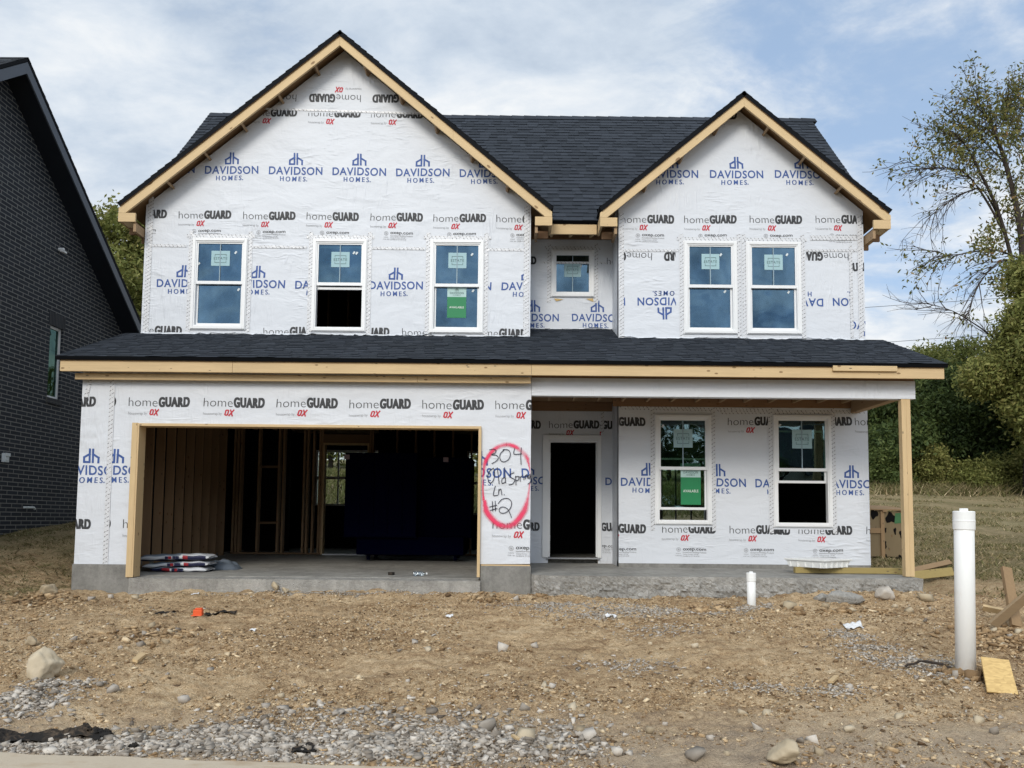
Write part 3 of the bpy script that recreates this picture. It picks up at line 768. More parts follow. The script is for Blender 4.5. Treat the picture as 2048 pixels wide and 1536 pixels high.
for k in range(49):
    a = math.pi*.5+2*math.pi*k/48*1.004
    f = 1.0+.05*math.sin(2*a)+.03*math.sin(3*a+1)
    zz = math.sin(a); sq = 1-.16*max(0, -zz)**2
    ringp.append((cx_+rx*math.cos(a)*f*sq, cz_+rz*zz*(1.03 if zz < 0 else .96)))
for k in range(48):
    q = []
    (xa, za), (xb, zb) = ringp[k], ringp[k+1]
    def nrm(i):
        a = ringp[max(i-1, 0)]; b = ringp[min(i+1, 48)]; dx, dz = b[0]-a[0], b[1]-a[1]; l = math.hypot(dx, dz); return (-dz/l, dx/l)
    n0, n1 = nrm(k), nrm(k+1); w = .075 if 14 < k < 36 else .052
    lim = lambda x: min(max(x, gx1+.012), XG-.004)
    q = [(lim(xa+n0[0]*w), za+n0[1]*w), (lim(xa-n0[0]*w), za-n0[1]*w), (lim(xb-n1[0]*w), zb-n1[1]*w), (lim(xb+n1[0]*w), zb+n1[1]*w)]
    m.poly([(x, P1-.010, z) for x, z in q][::-1], 0, [(k/48, 0), (k/48, 1), ((k+1)/48, 1), ((k+1)/48, 0)][::-1])
m.build('spray_ring', SPRAY, garage)['label'] = 'red sprayed ring round the written address'
m = MB()
def hand(strokes, w=.0105):
    for s_ in strokes:
        pts = [U(x, y, P1) for x, y in s_]
        sm = []
        for i in range(len(pts)-1):                       # Catmull-Rom so that handwriting is rounded
            p0, p1, p2, p3 = pts[max(i-1, 0)], pts[i], pts[i+1], pts[min(i+2, len(pts)-1)]
            for j in range(5):
                t = j/5
                sm.append(tuple(.5*(2*p1[k]+(p2[k]-p0[k])*t+(2*p0[k]-5*p1[k]+4*p2[k]-p3[k])*t*t+(3*p1[k]-p0[k]-3*p2[k]+p3[k])*t**3) for k in (0, 1)))
        sm.append(pts[-1])
        for n_, q in enumerate(stroke2(sm, w)): m.poly([(x, P1-.014-.00004*n_, z) for x, z in q][::-1])
Z = lambda pts: [(950+x/5.908, 870+y/5.908) for x, y in pts]       # coordinates read off an enlarged crop
hand([Z([(172, 176), (215, 168), (248, 182), (238, 212), (196, 232), (248, 240), (275, 265), (255, 305), (200, 338)]),
      Z([(345, 176), (305, 215), (292, 265), (312, 308), (352, 316), (398, 285), (418, 230), (398, 182), (345, 172), (330, 180)]),
      Z([(468, 160), (458, 220), (500, 228), (550, 222)]), Z([(548, 152), (540, 250), (545, 348)]),
      Z([(218, 392), (170, 430), (150, 500), (175, 565), (215, 540), (232, 460), (222, 400)]), Z([(262, 385), (275, 480), (285, 575)]),
      Z([(352, 500), (318, 525), (322, 570), (360, 555)]), Z([(350, 385), (356, 480), (362, 565)]),
      Z([(462, 445), (410, 470), (430, 505), (470, 530), (445, 575), (402, 588)]),
      Z([(478, 485), (485, 590)]), Z([(480, 495), (515, 490), (512, 530), (485, 540)]), Z([(530, 490), (535, 545)]), Z([(532, 505), (560, 480)]),
      Z([(575, 490), (578, 530)]), Z([(592, 480), (595, 520)]), Z([(592, 490), (612, 470), (622, 510)]),
      Z([(652, 465), (628, 490), (640, 515), (655, 480), (655, 550), (625, 580)]),
      Z([(240, 605), (218, 690), (225, 716), (268, 712)]), Z([(282, 640), (278, 705)]), Z([(280, 660), (305, 640), (318, 708)]), Z([(345, 703), (347, 709)]),
      Z([(205, 785), (210, 900)]), Z([(238, 780), (242, 898)]), Z([(172, 850), (258, 828)]), Z([(180, 890), (262, 868)]),
      Z([(275, 808), (320, 760), (385, 750), (430, 790), (420, 860), (365, 915), (305, 920), (285, 880), (320, 850), (380, 870), (415, 930), (430, 975)])])
m.build('marker_lettering', INK, garage)['label'] = 'address handwritten in black marker: 304 Old Spring Ln. #2'

# upper left gable
gl_c = (XL+XG)/2
def gable_region(xa, xb, xc, zpk, slope, z0, drop=.15):
    top = lambda x: zpk-drop-slope*abs(x-xc)
    return [(xa, z0), (xb, z0), (xb, top(xb)), (xc, top(xc)), (xa, top(xa))]
SL = .8375
GPK = (-3.070, 9.88); G2PK = (3.775, 8.872)
pr = []
for x in (593, 722, 849): pr += P(HG, x, 189+(x-593)*.006, P2, flip=True)
pr += P(HG, 490, 231.5, P2) + P(HG, 617, 233, P2, rect=(600, 226, 742, 260)) + P(HG, 742, 235, P2, rect=(742, 229, 900, 262))
for x in (283, 410, 538, 665, 792, 919): pr += P(DH, x, 346.8+(x-410)*.0135, P2)
for x in (228, 357, 486, 613, 741, 867, 993): pr += P(HGC, x, 436.6+(x-357)*.0125, P2, rect=(300, 380, 1059, 500))
for x in (313, 462, 590, 738, 875, 1003): pr += P(DH, x, 574+(x-313)*.009, P2, rect=(300, 480, 1052, 640))
for x in (257, 527, 672, 804, 946): pr += P(HGN, x, 667.5+(x-257)*.0085, P2, rect=(297, 640, 1057, 690))
th = [tape_round(w, P2) for w in (W1, W2, W3)]
tp = [t for w in th for t in w]
zs_ = U(600, 497, P2)[1]
for a, b in ((298, 374), (505, 614), (744, 850), (977, 1054)): tp.append((U(a, 497, P2)[0], U(a, 491+(a-298)*.012, P2)[1], U(b, 497, P2)[0], U(b, 491+(b-298)*.012, P2)[1], .045))
tp += [(XL+.085, 4.55, XL+.085, 7.1, .09), (XG-.07, 4.65, XG-.07, 7.0, .09), (U(505, 219, P2)[0], U(505, 217, P2)[1], U(870, 226, P2)[0], U(870, 228, P2)[1], .035)]
wall('gable_wall', P2, gable_region(XL, XG, GPK[0], GPK[1], SL, 3.8), [hole(w, P2) for w in (W1, W2, W3)], pr, tp, HOUSE)

# right bay, both storeys in one plane
pr = []
pr += P(HG, 1370, 237.5, P2, rect=(1450, 200, 1480, 242)) + P(HGN, 1497, 238, P2)
for x in (1290, 1420, 1550): pr += P(DH, x, 355.5+(x-1420)*.003, P2)
for x in (1243, 1368, 1499, 1631): pr += P(HGC, x, 445.6+(x-1243)*.001, P2)
for x, r in ((1304, (1244, 495, 1306, 530)), (1433, (1320, 495, 1351, 530)), (1697, (1612, 495, 1700, 530))): pr += P(HGN, x, 506, P2, flip=True, rect=r)
for x, r in ((1383, (1243, 570, 1352, 650)), (1250, (1239, 570, 1252, 650)), (1646, (1612, 570, 1700, 650)), (1773, (1612, 570, 1700, 650))): pr += P(DH, x, 596+(x-1383)*.004, P2, flip=True, rect=r)
pr += P(HGN, 1642, 541, P2, rect=(1703, 520, 1731, 545)) + P(DH, 1699, 658, P2, rect=(1701, 640, 1732, 680))
for x in (1184, 1597): pr += P(HG, x, 850, P2, rect=(1238, 820, 1710, 880))
pr += P(HG, 1456, 850, P2) + P(HG, 1710, 851, P2) + P(HG, 1324, 849, P2, rect=(1420, 820, 1436, 880))
for x in (1242, 1382, 1511, 1649): pr += P(DH, x, 971.5+(x-1242)*.009, P2)
for x in (1184, 1324, 1459, 1597, 1733): pr += P(HGL, x, 1064.5+(x-1192)*.008, P2)
pr += P(HGN, 1473, 1068, P2, rect=(1540, 1057, 1580, 1072))
tp = [t for w in (W4, W5) for t in tape_round(w, P2)] + [t for w in (W7, W8) for t in tape_round(w, P2, top=False)]
tp += [(XB+.05, 4.7, XB+.05, 6.9, .08), (XR-.07, 4.7, XR-.07, 6.9, .08), (U(1701, 520, P2)[0], 4.75, U(1701, 520, P2)[0], 6.35, .05),
       (XB+.1, U(1240, 501, P2)[1], U(1358, 501, P2)[0], U(1358, 501, P2)[1], .045), (U(1612, 501, P2)[0], U(1612, 501, P2)[1], XR-.1, U(1700, 501, P2)[1], .045),
       (U(1620, 478, P2)[0], U(1620, 476, P2)[1], XR-.12, U(1700, 476, P2)[1], .085), (XB+.02, 3.53, U(1560, 815, P2)[0], 3.50, .07), (U(1440, 818, P2)[0], 3.46, XR-.05, 3.49, .06)]
zbay = U(1480, 1126, P2)[1]-.02
wall('bay_wall', P2, gable_region(XB, XR, G2PK[0], G2PK[1], SL, zbay), [hole(w, P2) for w in (W4, W5, W7, W8)], pr, tp, HOUSE)
# recess between them, upper and lower
ex0, ex1, ez0, ez1 = rect_px(1096.5, 879.5, 1196, 1114, P3)
pr = P(DH, 1016, 641.5, P3) + P(DH, 1144, 642.5, P3) + P(HG, 974, 527, P3, rect=(1060, 500, 1078, 560)) + P(HGN, 1214, 529, P3)
x0, x1, z0, z1 = rect_px(*W6, P3)
wall('recess_wall', P3, [(XG-.3, 4.3), (XB+.02, 4.3), (XB+.02, 7.05), (XG-.3, 7.05)], [hole(W6, P3)], pr, tape_round(W6, P3) + [(U(1085, 478, P3)[0], 6.3, U(1213, 478, P3)[0], 6.3, .04)], HOUSE)
pr = P(HG, 981, 855.5, P3) + P(HG, 1098, 856, P3) + P(HG, 1154, 857, P3, rect=(1199.5, 830, 1240, 890)) + P(DH, 1004, 968, P3) + P(DH, 1211, 970, P3)
pr += P(HG, 978, 1060, P3, rect=(1062, 1030, 1083, 1080)) + P(HGL, 1152, 1061, P3, rect=(1204, 1030, 1240, 1130))
wall('entry_wall', P3, [(XG-.3, ez0-.12), (XB+.02, ez0-.12), (XB+.02, 3.72), (XG-.3, 3.72)], [(ex0, ex1, ez0-.2, ez1)], pr,
     [(U(1205, 820, P3)[0], 3.7, U(1205, 870, P3)[0], 3.2, .05)], HOUSE, margin=.0)
# side returns of the recess and the long side and rear walls
for z0, z1 in ((.87, 3.72), (4.3, 7.05)):
    m = MB(); m.poly([(XB, P3, z0), (XB, P2+.001, z0), (XB, P2+.001, z1), (XB, P3, z1)]); m.poly([(XB+.13, P2+.15, z0), (XB+.13, P3, z0), (XB+.13, P3, z1), (XB+.13, P2+.15, z1)], 1); m.build('return_wall', [WRAP, OSB], HOUSE)
for y0, z0, z1 in ((P1, .9, 3.80), (P2, 4.4, 7.05)):
    m = MB(); m.poly([(XG, y0+.001, z0), (XG, P3, z0), (XG, P3, z1), (XG, y0+.001, z1)]); m.poly([(XG-.12, P3, z0), (XG-.12, y0+.15, z0), (XG-.12, y0+.15, z1), (XG-.12, P3, z1)], 1); m.build('return_wall', [WRAP, OSB], HOUSE)
YB = 19.25; MR_Y, MR_Z, MSL = 16.05, 10.32, 1.13
def side(name, x, s, y0):
    m = MB()
    for pts in ([(y0, .85), (YB, .85), (YB, 6.75), (P2+.14, 6.75), (P2+.14, 3.8), (y0, 3.8)] if False else [(y0, .85), (YB, .85), (YB, 3.75), (y0, 3.75)],
                [(P2+.143, 3.75), (YB-.002, 3.75), (YB-.002, 6.70), (P2+.143, 6.70)], [(12.99, 6.70), (19.15, 6.70), (MR_Y, MR_Z-.12)],
                [(P1+.143, 3.75), (P2+.14, 3.75), (P2+.14, 4.45)]):
        k = len(m.m); m.prism_x(pts, min(x, x-s*.14), max(x, x-s*.14)); m.m[k+(1 if s < 0 else 0)] = 1
    return m.build(name, [WRAP, DARK], HOUSE)
side('side_wall', XL, -1, P1+.14); side('side_wall', XR, 1, P2+.14)
RW = [(-5.05, -3.35, 1.95, 3.35), (-1.25, .35, 1.75, 3.35), (3.60, 4.75, 1.0, 3.0)]
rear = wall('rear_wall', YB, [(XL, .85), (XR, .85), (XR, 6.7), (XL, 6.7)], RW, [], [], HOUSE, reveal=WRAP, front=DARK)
for x0, x1, z0, z1 in RW:
    m = MB(); ring(m, x0, x1, z0, z1, .05, YB+.02, YB+.09); zc = (z0+z1)/2
    m.box(x0+.05, x1-.05, YB+.03, YB+.08, zc-.035, zc+.035)
    for k in (1, 2): m.box(x0+(x1-x0)*k/3-.02, x0+(x1-x0)*k/3+.02, YB+.035, YB+.055, z0+.05, z1-.05)
    w = m.build('rear_window', VINYL, HOUSE)
    m = MB(); m.box(x0+.05, x1-.05, YB+.058, YB+.062, z0+.05, z1-.05); m.build('pane', glass_mat('clear_glass', (.9, .95, 1), .06, (.85, .9, .88)) if 'clear_glass' not in bpy.data.materials else bpy.data.materials['clear_glass'], w)

window(W1, P2, raised=0, tags=((.83, .88), (.90, .44), (.04, .74)), label='window of the tall gable next to the brick house, both sashes closed')
window(W2, P2, raised=.66, tags=((.80, .89), (.86, .885)), label='middle gable window, lower sash open onto a dark room')
window(W3, P2, raised=0, tags=((.83, .88), (.86, .46)), sign=(.29, .42, .99, .72), label='gable window with a green and white sign in its lower sash')
window(W4, P2, tags=((.74, .89), (.84, .46)), label='left one of the paired windows under the small gable')
window(W5, P2, tags=((.80, .90), (.84, .46)), label='right one of the paired windows under the small gable')
window(W6, P3, fixed=True, label='small square window in the recess')
window(W7, P2, low=True, raised=.17, tags=((.08, .93),), sign=(.46, .42, .90, .80), label='porch window with a green and white sign')
window(W8, P2, low=True, raised=.66, tags=((.06, .94),), label='porch window nearest the corner post, lower sash half open')
# entry door frame, no door hung
m = MB(); d0, d1, dt, db = U(1085, 1000, P3)[0], U(1202.5, 1000, P3)[0], U(1140, 870.5, P3)[1], ez0
m.box(d0, ex0+.01, P3-.03, P3-.004, db-.01, dt); m.box(ex1-.01, d1, P3-.03, P3-.004, db-.01, dt); m.box(ex0+.01, ex1-.01, P3-.03, P3-.004, ez1-.01, dt)
m.box(ex0-.005, ex0+.035, P3-.003, P3+.12, db, ez1-.011); m.box(ex1-.035, ex1+.005, P3-.003, P3+.12, db, ez1-.011); m.box(ex0+.035, ex1-.035, P3-.003, P3+.12, ez1-.045, ez1-.011)
door = m.build('door_frame', VINYL, HOUSE, bevel=.003)
m = MB(); m.box(ex0-.03, ex1+.03, P3-.05, P3+.14, db-.035, db-.012); m.build('threshold', STEEL, door)
for z in (.28, .95, 1.75):
    m = MB(); m.box(ex0+.036, ex0+.041, P3+.03, P3+.10, db+z, db+z+.10); m.build('hinge', STEEL, door)

# ------------------------------------------------------------------ slabs and foundation
def rough_face(m, pts_fn, nu, nv, mi=0):
    i0 = len(m.v)
    for j in range(nv+1):
        for k in range(nu+1): m.v.append(tuple(pts_fn(k/nu, j/nv)))
    for j in range(nv):
        for k in range(nu):
            a = i0+j*(nu+1)+k; m.f.append((a, a+1, a+nu+2, a+nu+1)); m.m.append(mi)
def nz2(x, y, s): return float(vnoise(np.array([x*s]), np.array([y*s]), 11)[0])
m = MB()
m.box(XL-.012, gx0-.02, P1-.02, P1+.2, .2, zb_l-.005); m.box(gx1+.015, XG+.012, P1-.02, P1+.2, .2, zb_r-.03)
m.box(gx1+.02, XG, P1-.015, P1+.05, zb_r-.03, zb_r-.012, 1)
m.box(XL, XL+.2, P1+.2, YB, .2, .9); m.box(XR-.2, XR, P2+.1, YB, .2, .93); m.box(XL+.2, XR-.2, YB-.15, YB+.0, .2, .86)
m.box(XB, XR-.003, P2+.004, P2+.2, .5, zbay+.02); m.box(XG+.2, XB, P3+.004, P3+.15, .5, ez0-.11)
m.build('foundation', [CONC, PINE_X], HOUSE)
m = MB(); zf = .752
m.hexa([(gx0-.019, P1-.07, .15), (gx1+.014, P1-.07, .15), (gx1+.014, P1+.25, .15), (gx0-.019, P1+.25, .15), (gx0-.019, P1-.07, zf-.012), (gx1+.014, P1-.07, zf-.012), (gx1+.014, P1+.25, zf), (gx0-.019, P1+.25, zf)], 1)
m.hexa([(XL+.2, P1+.25, .15), (XG-.1, P1+.25, .15), (XG-.1, YB-.15, .15), (XL+.2, YB-.15, .15), (XL+.2, P1+.25, zf+.008), (XG-.1, P1+.25, zf+.008), (XG-.1, YB-.15, .90), (XL+.2, YB-.15, .90)])
m.box(XG-.1, XR-.2, P3+.15, YB-.15, .3, ez0-.05)
m.build('garage_floor', [CONC_FLOOR, CONC_DARK], HOUSE)
m = MB()
def edge(u_, v_):
    pts = [(XG+.012, P1+.02), (XG+.06, P1-.14), (XG+.30, P1-.27), (5.60, P1-.27), (5.765, P1-.22), (5.775, P2)]
    L = [0]
    for a, b in zip(pts[:-1], pts[1:]): L.append(L[-1]+math.hypot(b[0]-a[0], b[1]-a[1]))
    s_ = u_*L[-1]; k = max(i for i in range(len(pts)-1) if L[i] <= s_+1e-9); t = (s_-L[k])/(L[k+1]-L[k])
    x = pts[k][0]+(pts[k+1][0]-pts[k][0])*t; y = pts[k][1]+(pts[k+1][1]-pts[k][1])*t
    top = .845+.012*(y-P1)/1.6; z = top-(top-.35)*v_
    mid = math.exp(-((v_-.42)/.30)**2)
    d = (nz2(x, z, 9)*.040+nz2(x, z, 26)*.050+nz2(x, z, 55)*.032)*mid if u_ < .76 else .004*nz2(x, z, 20)
    d -= .05*max(0, v_-.72)
    if v_ < .02: d = 0
    dirn = (0, -1) if k < 4 else (1, 0)
    return (x+dirn[0]*d, y+dirn[1]*d, z)
rough_face(m, lambda u_, v_: edge(u_, v_), 300, 18, 1)
n = 30
front = [edge(k/60, 0) for k in range(61)]
m.poly([*front, (XG+.012, P3+.01, .862)][::-1] if False else [*front[:61], (XB, P2+.01, .866), (XB, P3, .872), (XG+.012, P3, .872)], 0)
m.build('porch_slab', [CONC_FLOOR, CONC_DARK], HOUSE)

# ------------------------------------------------------------------ roofs
def roof(name, O, ud, vd, poly, mats, parent, expo=.143, seed=1, thick=.05, label=None):
    """a slope laid in overlapping courses of laminated tabs; poly is convex, counter-clockwise, in (along the eave, up the slope)"""
    rr = random.Random(seed); O = Vector(O); ud = Vector(ud).normalized(); vd = Vector(vd).normalized(); nd = ud.cross(vd)
    m = MB(); us = [p[0] for p in poly]; vs = [p[1] for p in poly]
    at3 = lambda u, v, h: O+ud*u+vd*v+nd*h
    k = int(math.floor(min(vs)/expo))
    while k*expo < max(vs):
        u = min(us)-rr.random()*.3; up = rr.random() < .5
        jv = [rr.uniform(-.007, .007) for _ in range(2)]
        while u < max(us):
            w = rr.uniform(.10, .34); up = not up
            lift = .016 if up else .009
            v0 = k*expo+(0 if up else rr.uniform(-.003, .003))+.005*math.sin(u*1.7+k)+jv[0]; v1 = (k+1)*expo+.018
            q = clip_convex([(u, v0), (u+w-.003, v0), (u+w-.003, v1), (u, v1)], poly)
            if len(q) > 2:
                H = lambda v: lift*(1-(v-v0)/(v1-v0))+.001
                i = len(m.v); m.poly([at3(a, b, H(b)) for a, b in q], 0)
                lo = [p for p in q if abs(p[1]-v0) < 1e-4]
                if len(lo) == 2:
                    a, b = sorted(lo); m.poly([at3(a[0], a[1], -.001), at3(b[0], b[1], -.001), at3(b[0], b[1], H(v0)), at3(a[0], a[1], H(v0))], 0)
            u += w
        k += 1
    m.poly([at3(a, b, 0) for a, b in poly], 0)
    m.poly([at3(a, b, -thick) for a, b in reversed(poly)], 1)
    for i in range(len(poly)):
        a, b = poly[i], poly[(i+1) % len(poly)]
        m.poly([at3(*a, 0.004), at3(*a, -thick-.003), at3(*b, -thick-.003), at3(*b, 0.004)], 2)
    o = m.build(name, mats, parent)
    if label: o['label'] = label
    return o
RM = [SHINGLE, DECK, DRIP]
# lower roof over garage and porch: one slope up to the walls and on into the recess
LX0, LX1, LY, LZ = -6.63, 6.17, 10.90, 3.905
lsl = (4.715-LZ)/(P2-LY); ln = math.sqrt(1+lsl*lsl)
vtop = (P3-LY)*ln; vmid = (P2-LY+.03)*ln
roof('lower_roof', (0, LY, LZ), (1, 0, 0), (0, 1, lsl), [(LX0, 0), (LX1, 0), (LX1+.02, vmid), (LX0-.02, vmid)], RM, HOUSE, seed=3)
roof('lower_roof', (0, LY, LZ+.0), (1, 0, 0), (0, 1, lsl), [(XG+.002, vmid), (XB-.002, vmid), (XB-.002, vtop), (XG+.002, vtop)], RM, HOUSE, seed=4)
# front gables
def gable_roof(pk, half, y0, yb, seed):
    xc, zp = pk; n = math.sqrt(1+SL*SL); L = half*n
    for s in (-1, 1):
        zt = zp-SL*half
        O = (xc+s*half, y0, zt)
        if s < 0: roof('gable_roof', O, (0, -1, 0), (1, 0, SL), [(0, 0), (0, L), (-(yb-y0), L), (-(yb-y0), 0)][::-1] if False else [(-(yb-y0), 0), (0, 0), (0, L), (-(yb-y0), L)], RM, HOUSE, seed=seed, thick=.066)
        else: roof('gable_roof', O, (0, 1, 0), (-1, 0, SL), [(0, 0), (yb-y0, 0), (yb-y0, L), (0, L)], RM, HOUSE, seed=seed+1, thick=.066)
gable_roof(GPK, 3.635, 12.50, 15.7, 10); gable_roof(G2PK, 2.438, 12.50, 15.2, 20)
# main roof
mn = math.sqrt(1+MSL*MSL); EY = 12.90; EZ = MR_Z-MSL*(MR_Y-EY); ML = (MR_Y-EY)*mn
roof('main_roof', (0, EY, EZ), (1, 0, 0), (0, 1, MSL), [(.50, 0), (1.36, 0), (1.36, .429), (.50, .429)], RM, HOUSE, seed=29)
roof('main_roof', (0, EY, EZ), (1, 0, 0), (0, 1, MSL), [(-6.70, .429), (6.27, .429), (6.27, ML), (-6.70, ML)], RM, HOUSE, seed=30)
roof('main_roof', (0, YB+.35, MR_Z-MSL*(YB+.35-MR_Y)), (-1, 0, 0), (0, -1, MSL), [(-6.27, 0), (6.70, 0), (6.70, (YB+.35-MR_Y)*mn), (-6.27, (YB+.35-MR_Y)*mn)], RM, HOUSE, seed=31)
m = MB()
for x in np.arange(-6.68, 6.2, .26):
    m.hexa([(x, MR_Y-.13, MR_Z-.12), (x+.30, MR_Y-.13, MR_Z-.12), (x+.30, MR_Y+.13, MR_Z-.12), (x, MR_Y+.13, MR_Z-.12), (x, MR_Y-.012, MR_Z+.022), (x+.30, MR_Y-.012, MR_Z+.010), (x+.30, MR_Y+.012, MR_Z+.010), (x, MR_Y+.012, MR_Z+.022)])
m.build('ridge_cap', SHINGLE, HOUSE)

# ------------------------------------------------------------------ rakes, lookouts, eave returns
def rake(pk, half, y0):
    xc, zp = pk; zt = zp-SL*half
    for s in (-1, 1):
        d0, d1 = .088, .252
        pts = [(xc, zp-d0), (xc+s*half*.995, zt-d0+SL*half*.005), (xc+s*half*.995, zt-d1), (xc, zp-d1)]
        if s > 0: pts = pts[::-1]
        area = sum(pts[i][0]*pts[(i+1) % 4][1]-pts[(i+1) % 4][0]*pts[i][1] for i in range(4))
        if area < 0: pts = pts[::-1]
        # two boards butted at a splice
        xs_ = xc+s*half*random.uniform(.52, .62)
        for a, b in ((min(xc, xs_)+.001, max(xc, xs_)-.001), (min(xs_, xc+s*half)+.001, max(xs_, xc+s*half))):
            q = clip_half(clip_half(pts, -1, 0, -a), 1, 0, b); q = clip_half(q, 0, -1, -(zt-.155))
            if len(q) > 2:
                m = MB(); m.prism_y(q, y0+.022, y0+.062); m.build('rake_board', PINE_RAKE[s], HOUSE)
        k = .45
        while k < half-.25:
            x = xc+s*k; zz = zp-SL*k-.085
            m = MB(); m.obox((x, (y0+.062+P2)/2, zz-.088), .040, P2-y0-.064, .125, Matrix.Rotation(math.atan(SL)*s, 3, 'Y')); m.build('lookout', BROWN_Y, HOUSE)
            k += .61
        # boxed eave return and the level fascia running back along the side
        xe = xc+s*half; xw = xc+s*(half-.30); a, b = min(xe-s*.015, xw), max(xe-s*.015, xw)
        m = MB(); m.box(a, b, y0+.024, y0+.060, zt-.305, zt-.157); m.build('eave_return', PINE_X, HOUSE)
        yback = 12.99 if abs(xe-.95) < .7 else YB
        f0, f1 = (xe-s*.055, xe-s*.018); m = MB(); m.box(min(f0, f1), max(f0, f1), y0+.062, yback, zt-.30, zt-.09); m.build('fascia_board', PINE_Y, HOUSE)
        m = MB(); m.box(a if s > 0 else b-.045, a+.045 if s > 0 else b, y0+.062, yback, zt-.46 if yback > 13 else zt-.42, zt-.31); m.build('soffit_nailer', BROWN_Y, HOUSE)
        for j, yy in enumerate(np.arange(y0+.30, yback-.05, .42)):
            if j > 6: break
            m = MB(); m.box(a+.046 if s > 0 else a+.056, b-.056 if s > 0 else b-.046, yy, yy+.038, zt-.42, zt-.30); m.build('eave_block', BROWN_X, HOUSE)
PINE_RAKE = {}
for s in (-1, 1):
    def fn(t, p, s=s):
        o = t.mapping(t.obj(), rot=(0, s*math.atan(SL), 0)) if False else t.n('VectorRotate', {'rotation_type': 'Y_AXIS'}, Vector=t.obj(), Angle=-s*math.atan(SL)).outputs[0]
        g = t.noise(t.mapping(o, (.5, 9, 9)), 5, 5, .6, .5); g2 = t.noise(o, 1.3, 3, .5); isl = t.n('NewGeometry').outputs['Random Per Island']
        c = t.mix(t.math('ADD', t.math('MULTIPLY', g, .55), t.math('MULTIPLY', g2, .3)), PINE, tuple(x*.55 for x in PINE))
        vd = t.n('TexVoronoi', None, Vector=t.mapping(o, (1.25, 2.6, 2.6)), Scale=2.2).outputs['Distance']
        c = t.mix(t.n('MapRange', None, Value=vd, From_Min=.115, From_Max=.15, To_Min=.8, To_Max=0).outputs[0], c, (.16, .085, .035))
        t.put(p.inputs['Base Color'], c); bump(t, p, g, .25, .004)
    PINE_RAKE[s] = mat('rake_pine', fn, .65)
rake(GPK, 3.635, 12.50); rake(G2PK, 2.438, 12.50)
# recess eave: fascia, frieze board, rafter tails
m = MB(); m.box(.535, 1.335, 12.945, 12.985, EZ-.215, EZ-.045); m.build('fascia_board', PINE_X, HOUSE)
m = MB(); m.box(XG+.002, XB-.002, P3-.045, P3-.010, EZ-.035, EZ+.26); m.build('frieze_board', BROWN_X, HOUSE)
for x in (.56, .90, 1.27):
    m = MB(); m.hexa([(x, 12.99, EZ-.20), (x+.04, 12.99, EZ-.20), (x+.04, P3-.05, EZ-.01), (x, P3-.05, EZ-.01), (x, 12.99, EZ-.07), (x+.04, 12.99, EZ-.07), (x+.04, P3-.05, EZ+.6), (x, P3-.05, EZ+.6)]); m.build('rafter_tail', PINE_Y, HOUSE)

# ------------------------------------------------------------------ lower eave: fascia boards, rafter tails, beam, post
fy = LY+.045
def zline(px, py, Y): return U(px, py, Y)[1]
for xa, xb in ((U(120, 727, fy)[0], U(465, 727, fy)[0]), (U(465, 727, fy)[0], U(1063, 727, fy)[0]), (U(1063, 735, fy)[0], U(1888.5, 735, fy)[0])):
    m = MB(); m.box(xa+.0015, xb-.0015, fy, fy+.038, 3.700, 3.862); m.build('fascia_board', PINE_X, HOUSE, bevel=.003)
m = MB(); m.box(U(1664, 730, fy)[0], U(1792, 730, fy)[0], fy-.04, fy-.002, 3.795, 3.872); m.build('fascia_board', PINE_X, HOUSE, bevel=.003)
for xa, xb in ((U(150, 750, P1-.12)[0], U(835, 750, P1-.12)[0]), (U(835, 750, P1-.12)[0], U(1062, 750, P1-.12)[0])):
    m = MB(); m.box(xa+.0015, xb-.0015, P1-.125, P1-.087, U(600, 762.5, P1-.12)[1], 3.695); m.build('frieze_board', PINE_X, HOUSE, bevel=.003)
for k, x in enumerate(np.arange(-6.15, 6.0, .61)):
    m = MB(); z0 = LZ-.075-.02; y0, y1 = fy+.04, 11.9
    m.hexa([(x, y0, 3.715), (x+.04, y0, 3.715), (x+.04, y1, 3.72+lsl*.9), (x, y1, 3.72+lsl*.9), (x, y0, 3.84), (x+.04, y0, 3.84), (x+.04, y1, 3.80+lsl*(y1-y0)), (x, y1, 3.80+lsl*(y1-y0))])
    m.build('rafter_tail', PINE_Y, HOUSE)
zb0, zb1 = U(1450, 794.5, P1)[1], 3.745
m = MB(); bx1 = U(1830, 775, P1)[0]
m.box(XG+.004, bx1, P1-.004, P1+.13, zb0, zb1-.035); m.build('porch_beam', WRAP, HOUSE)['label'] = 'porch beam wrapped in plain white house wrap'
m = MB(); m.box(XG+.004, bx1-.02, P1+.0, P1+.12, zb1-.033, zb1+.03); m.build('beam_plate', BROWN_X, HOUSE)
m = MB(); m.box(bx1-.24, bx1-.11, P1+.131, P2-.01, zb0+.02, 3.72); m.build('side_beam', BROWN_Y, HOUSE)
m = MB(); m.box(XB-.10, bx1-.25, P2-.05, P2-.012, 3.545, 3.70); m.build('ledger_board', BROWN_X, HOUSE)
m = MB(); m.box(XG+.06, XB-.01, P3-.05, P3-.012, 3.58, 3.74); m.build('ledger_board', BROWN_X, HOUSE)
m = MB(); m.box(XG+.01, 5.9, P1+.14, P2-.001, 3.725, 3.76); m.box(XG+.01, XB-.001, P2-.001, P3-.001, 3.745, 3.78); m.build('porch_ceiling', DECK, HOUSE)
for x in np.arange(.5, 5.6, .41):
    m = MB(); m.box(x, x+.04, P1+.14, P2-.06, 3.62, 3.722); m.build('ceiling_joist', BROWN_Y, HOUSE)
m = MB()
px0, px1 = U(1802.5, 800, P1)[0], U(1820.5, 800, P1)[0]
m.box(px0, (px0+px1)/2-.001, P1+.0, P1+.10, .855, zb0-.002); m.box((px0+px1)/2+.001, px1, P1+.002, P1+.10, .855, zb0-.002)
m.build('porch_post', PINE_Z, HOUSE, bevel=.003)
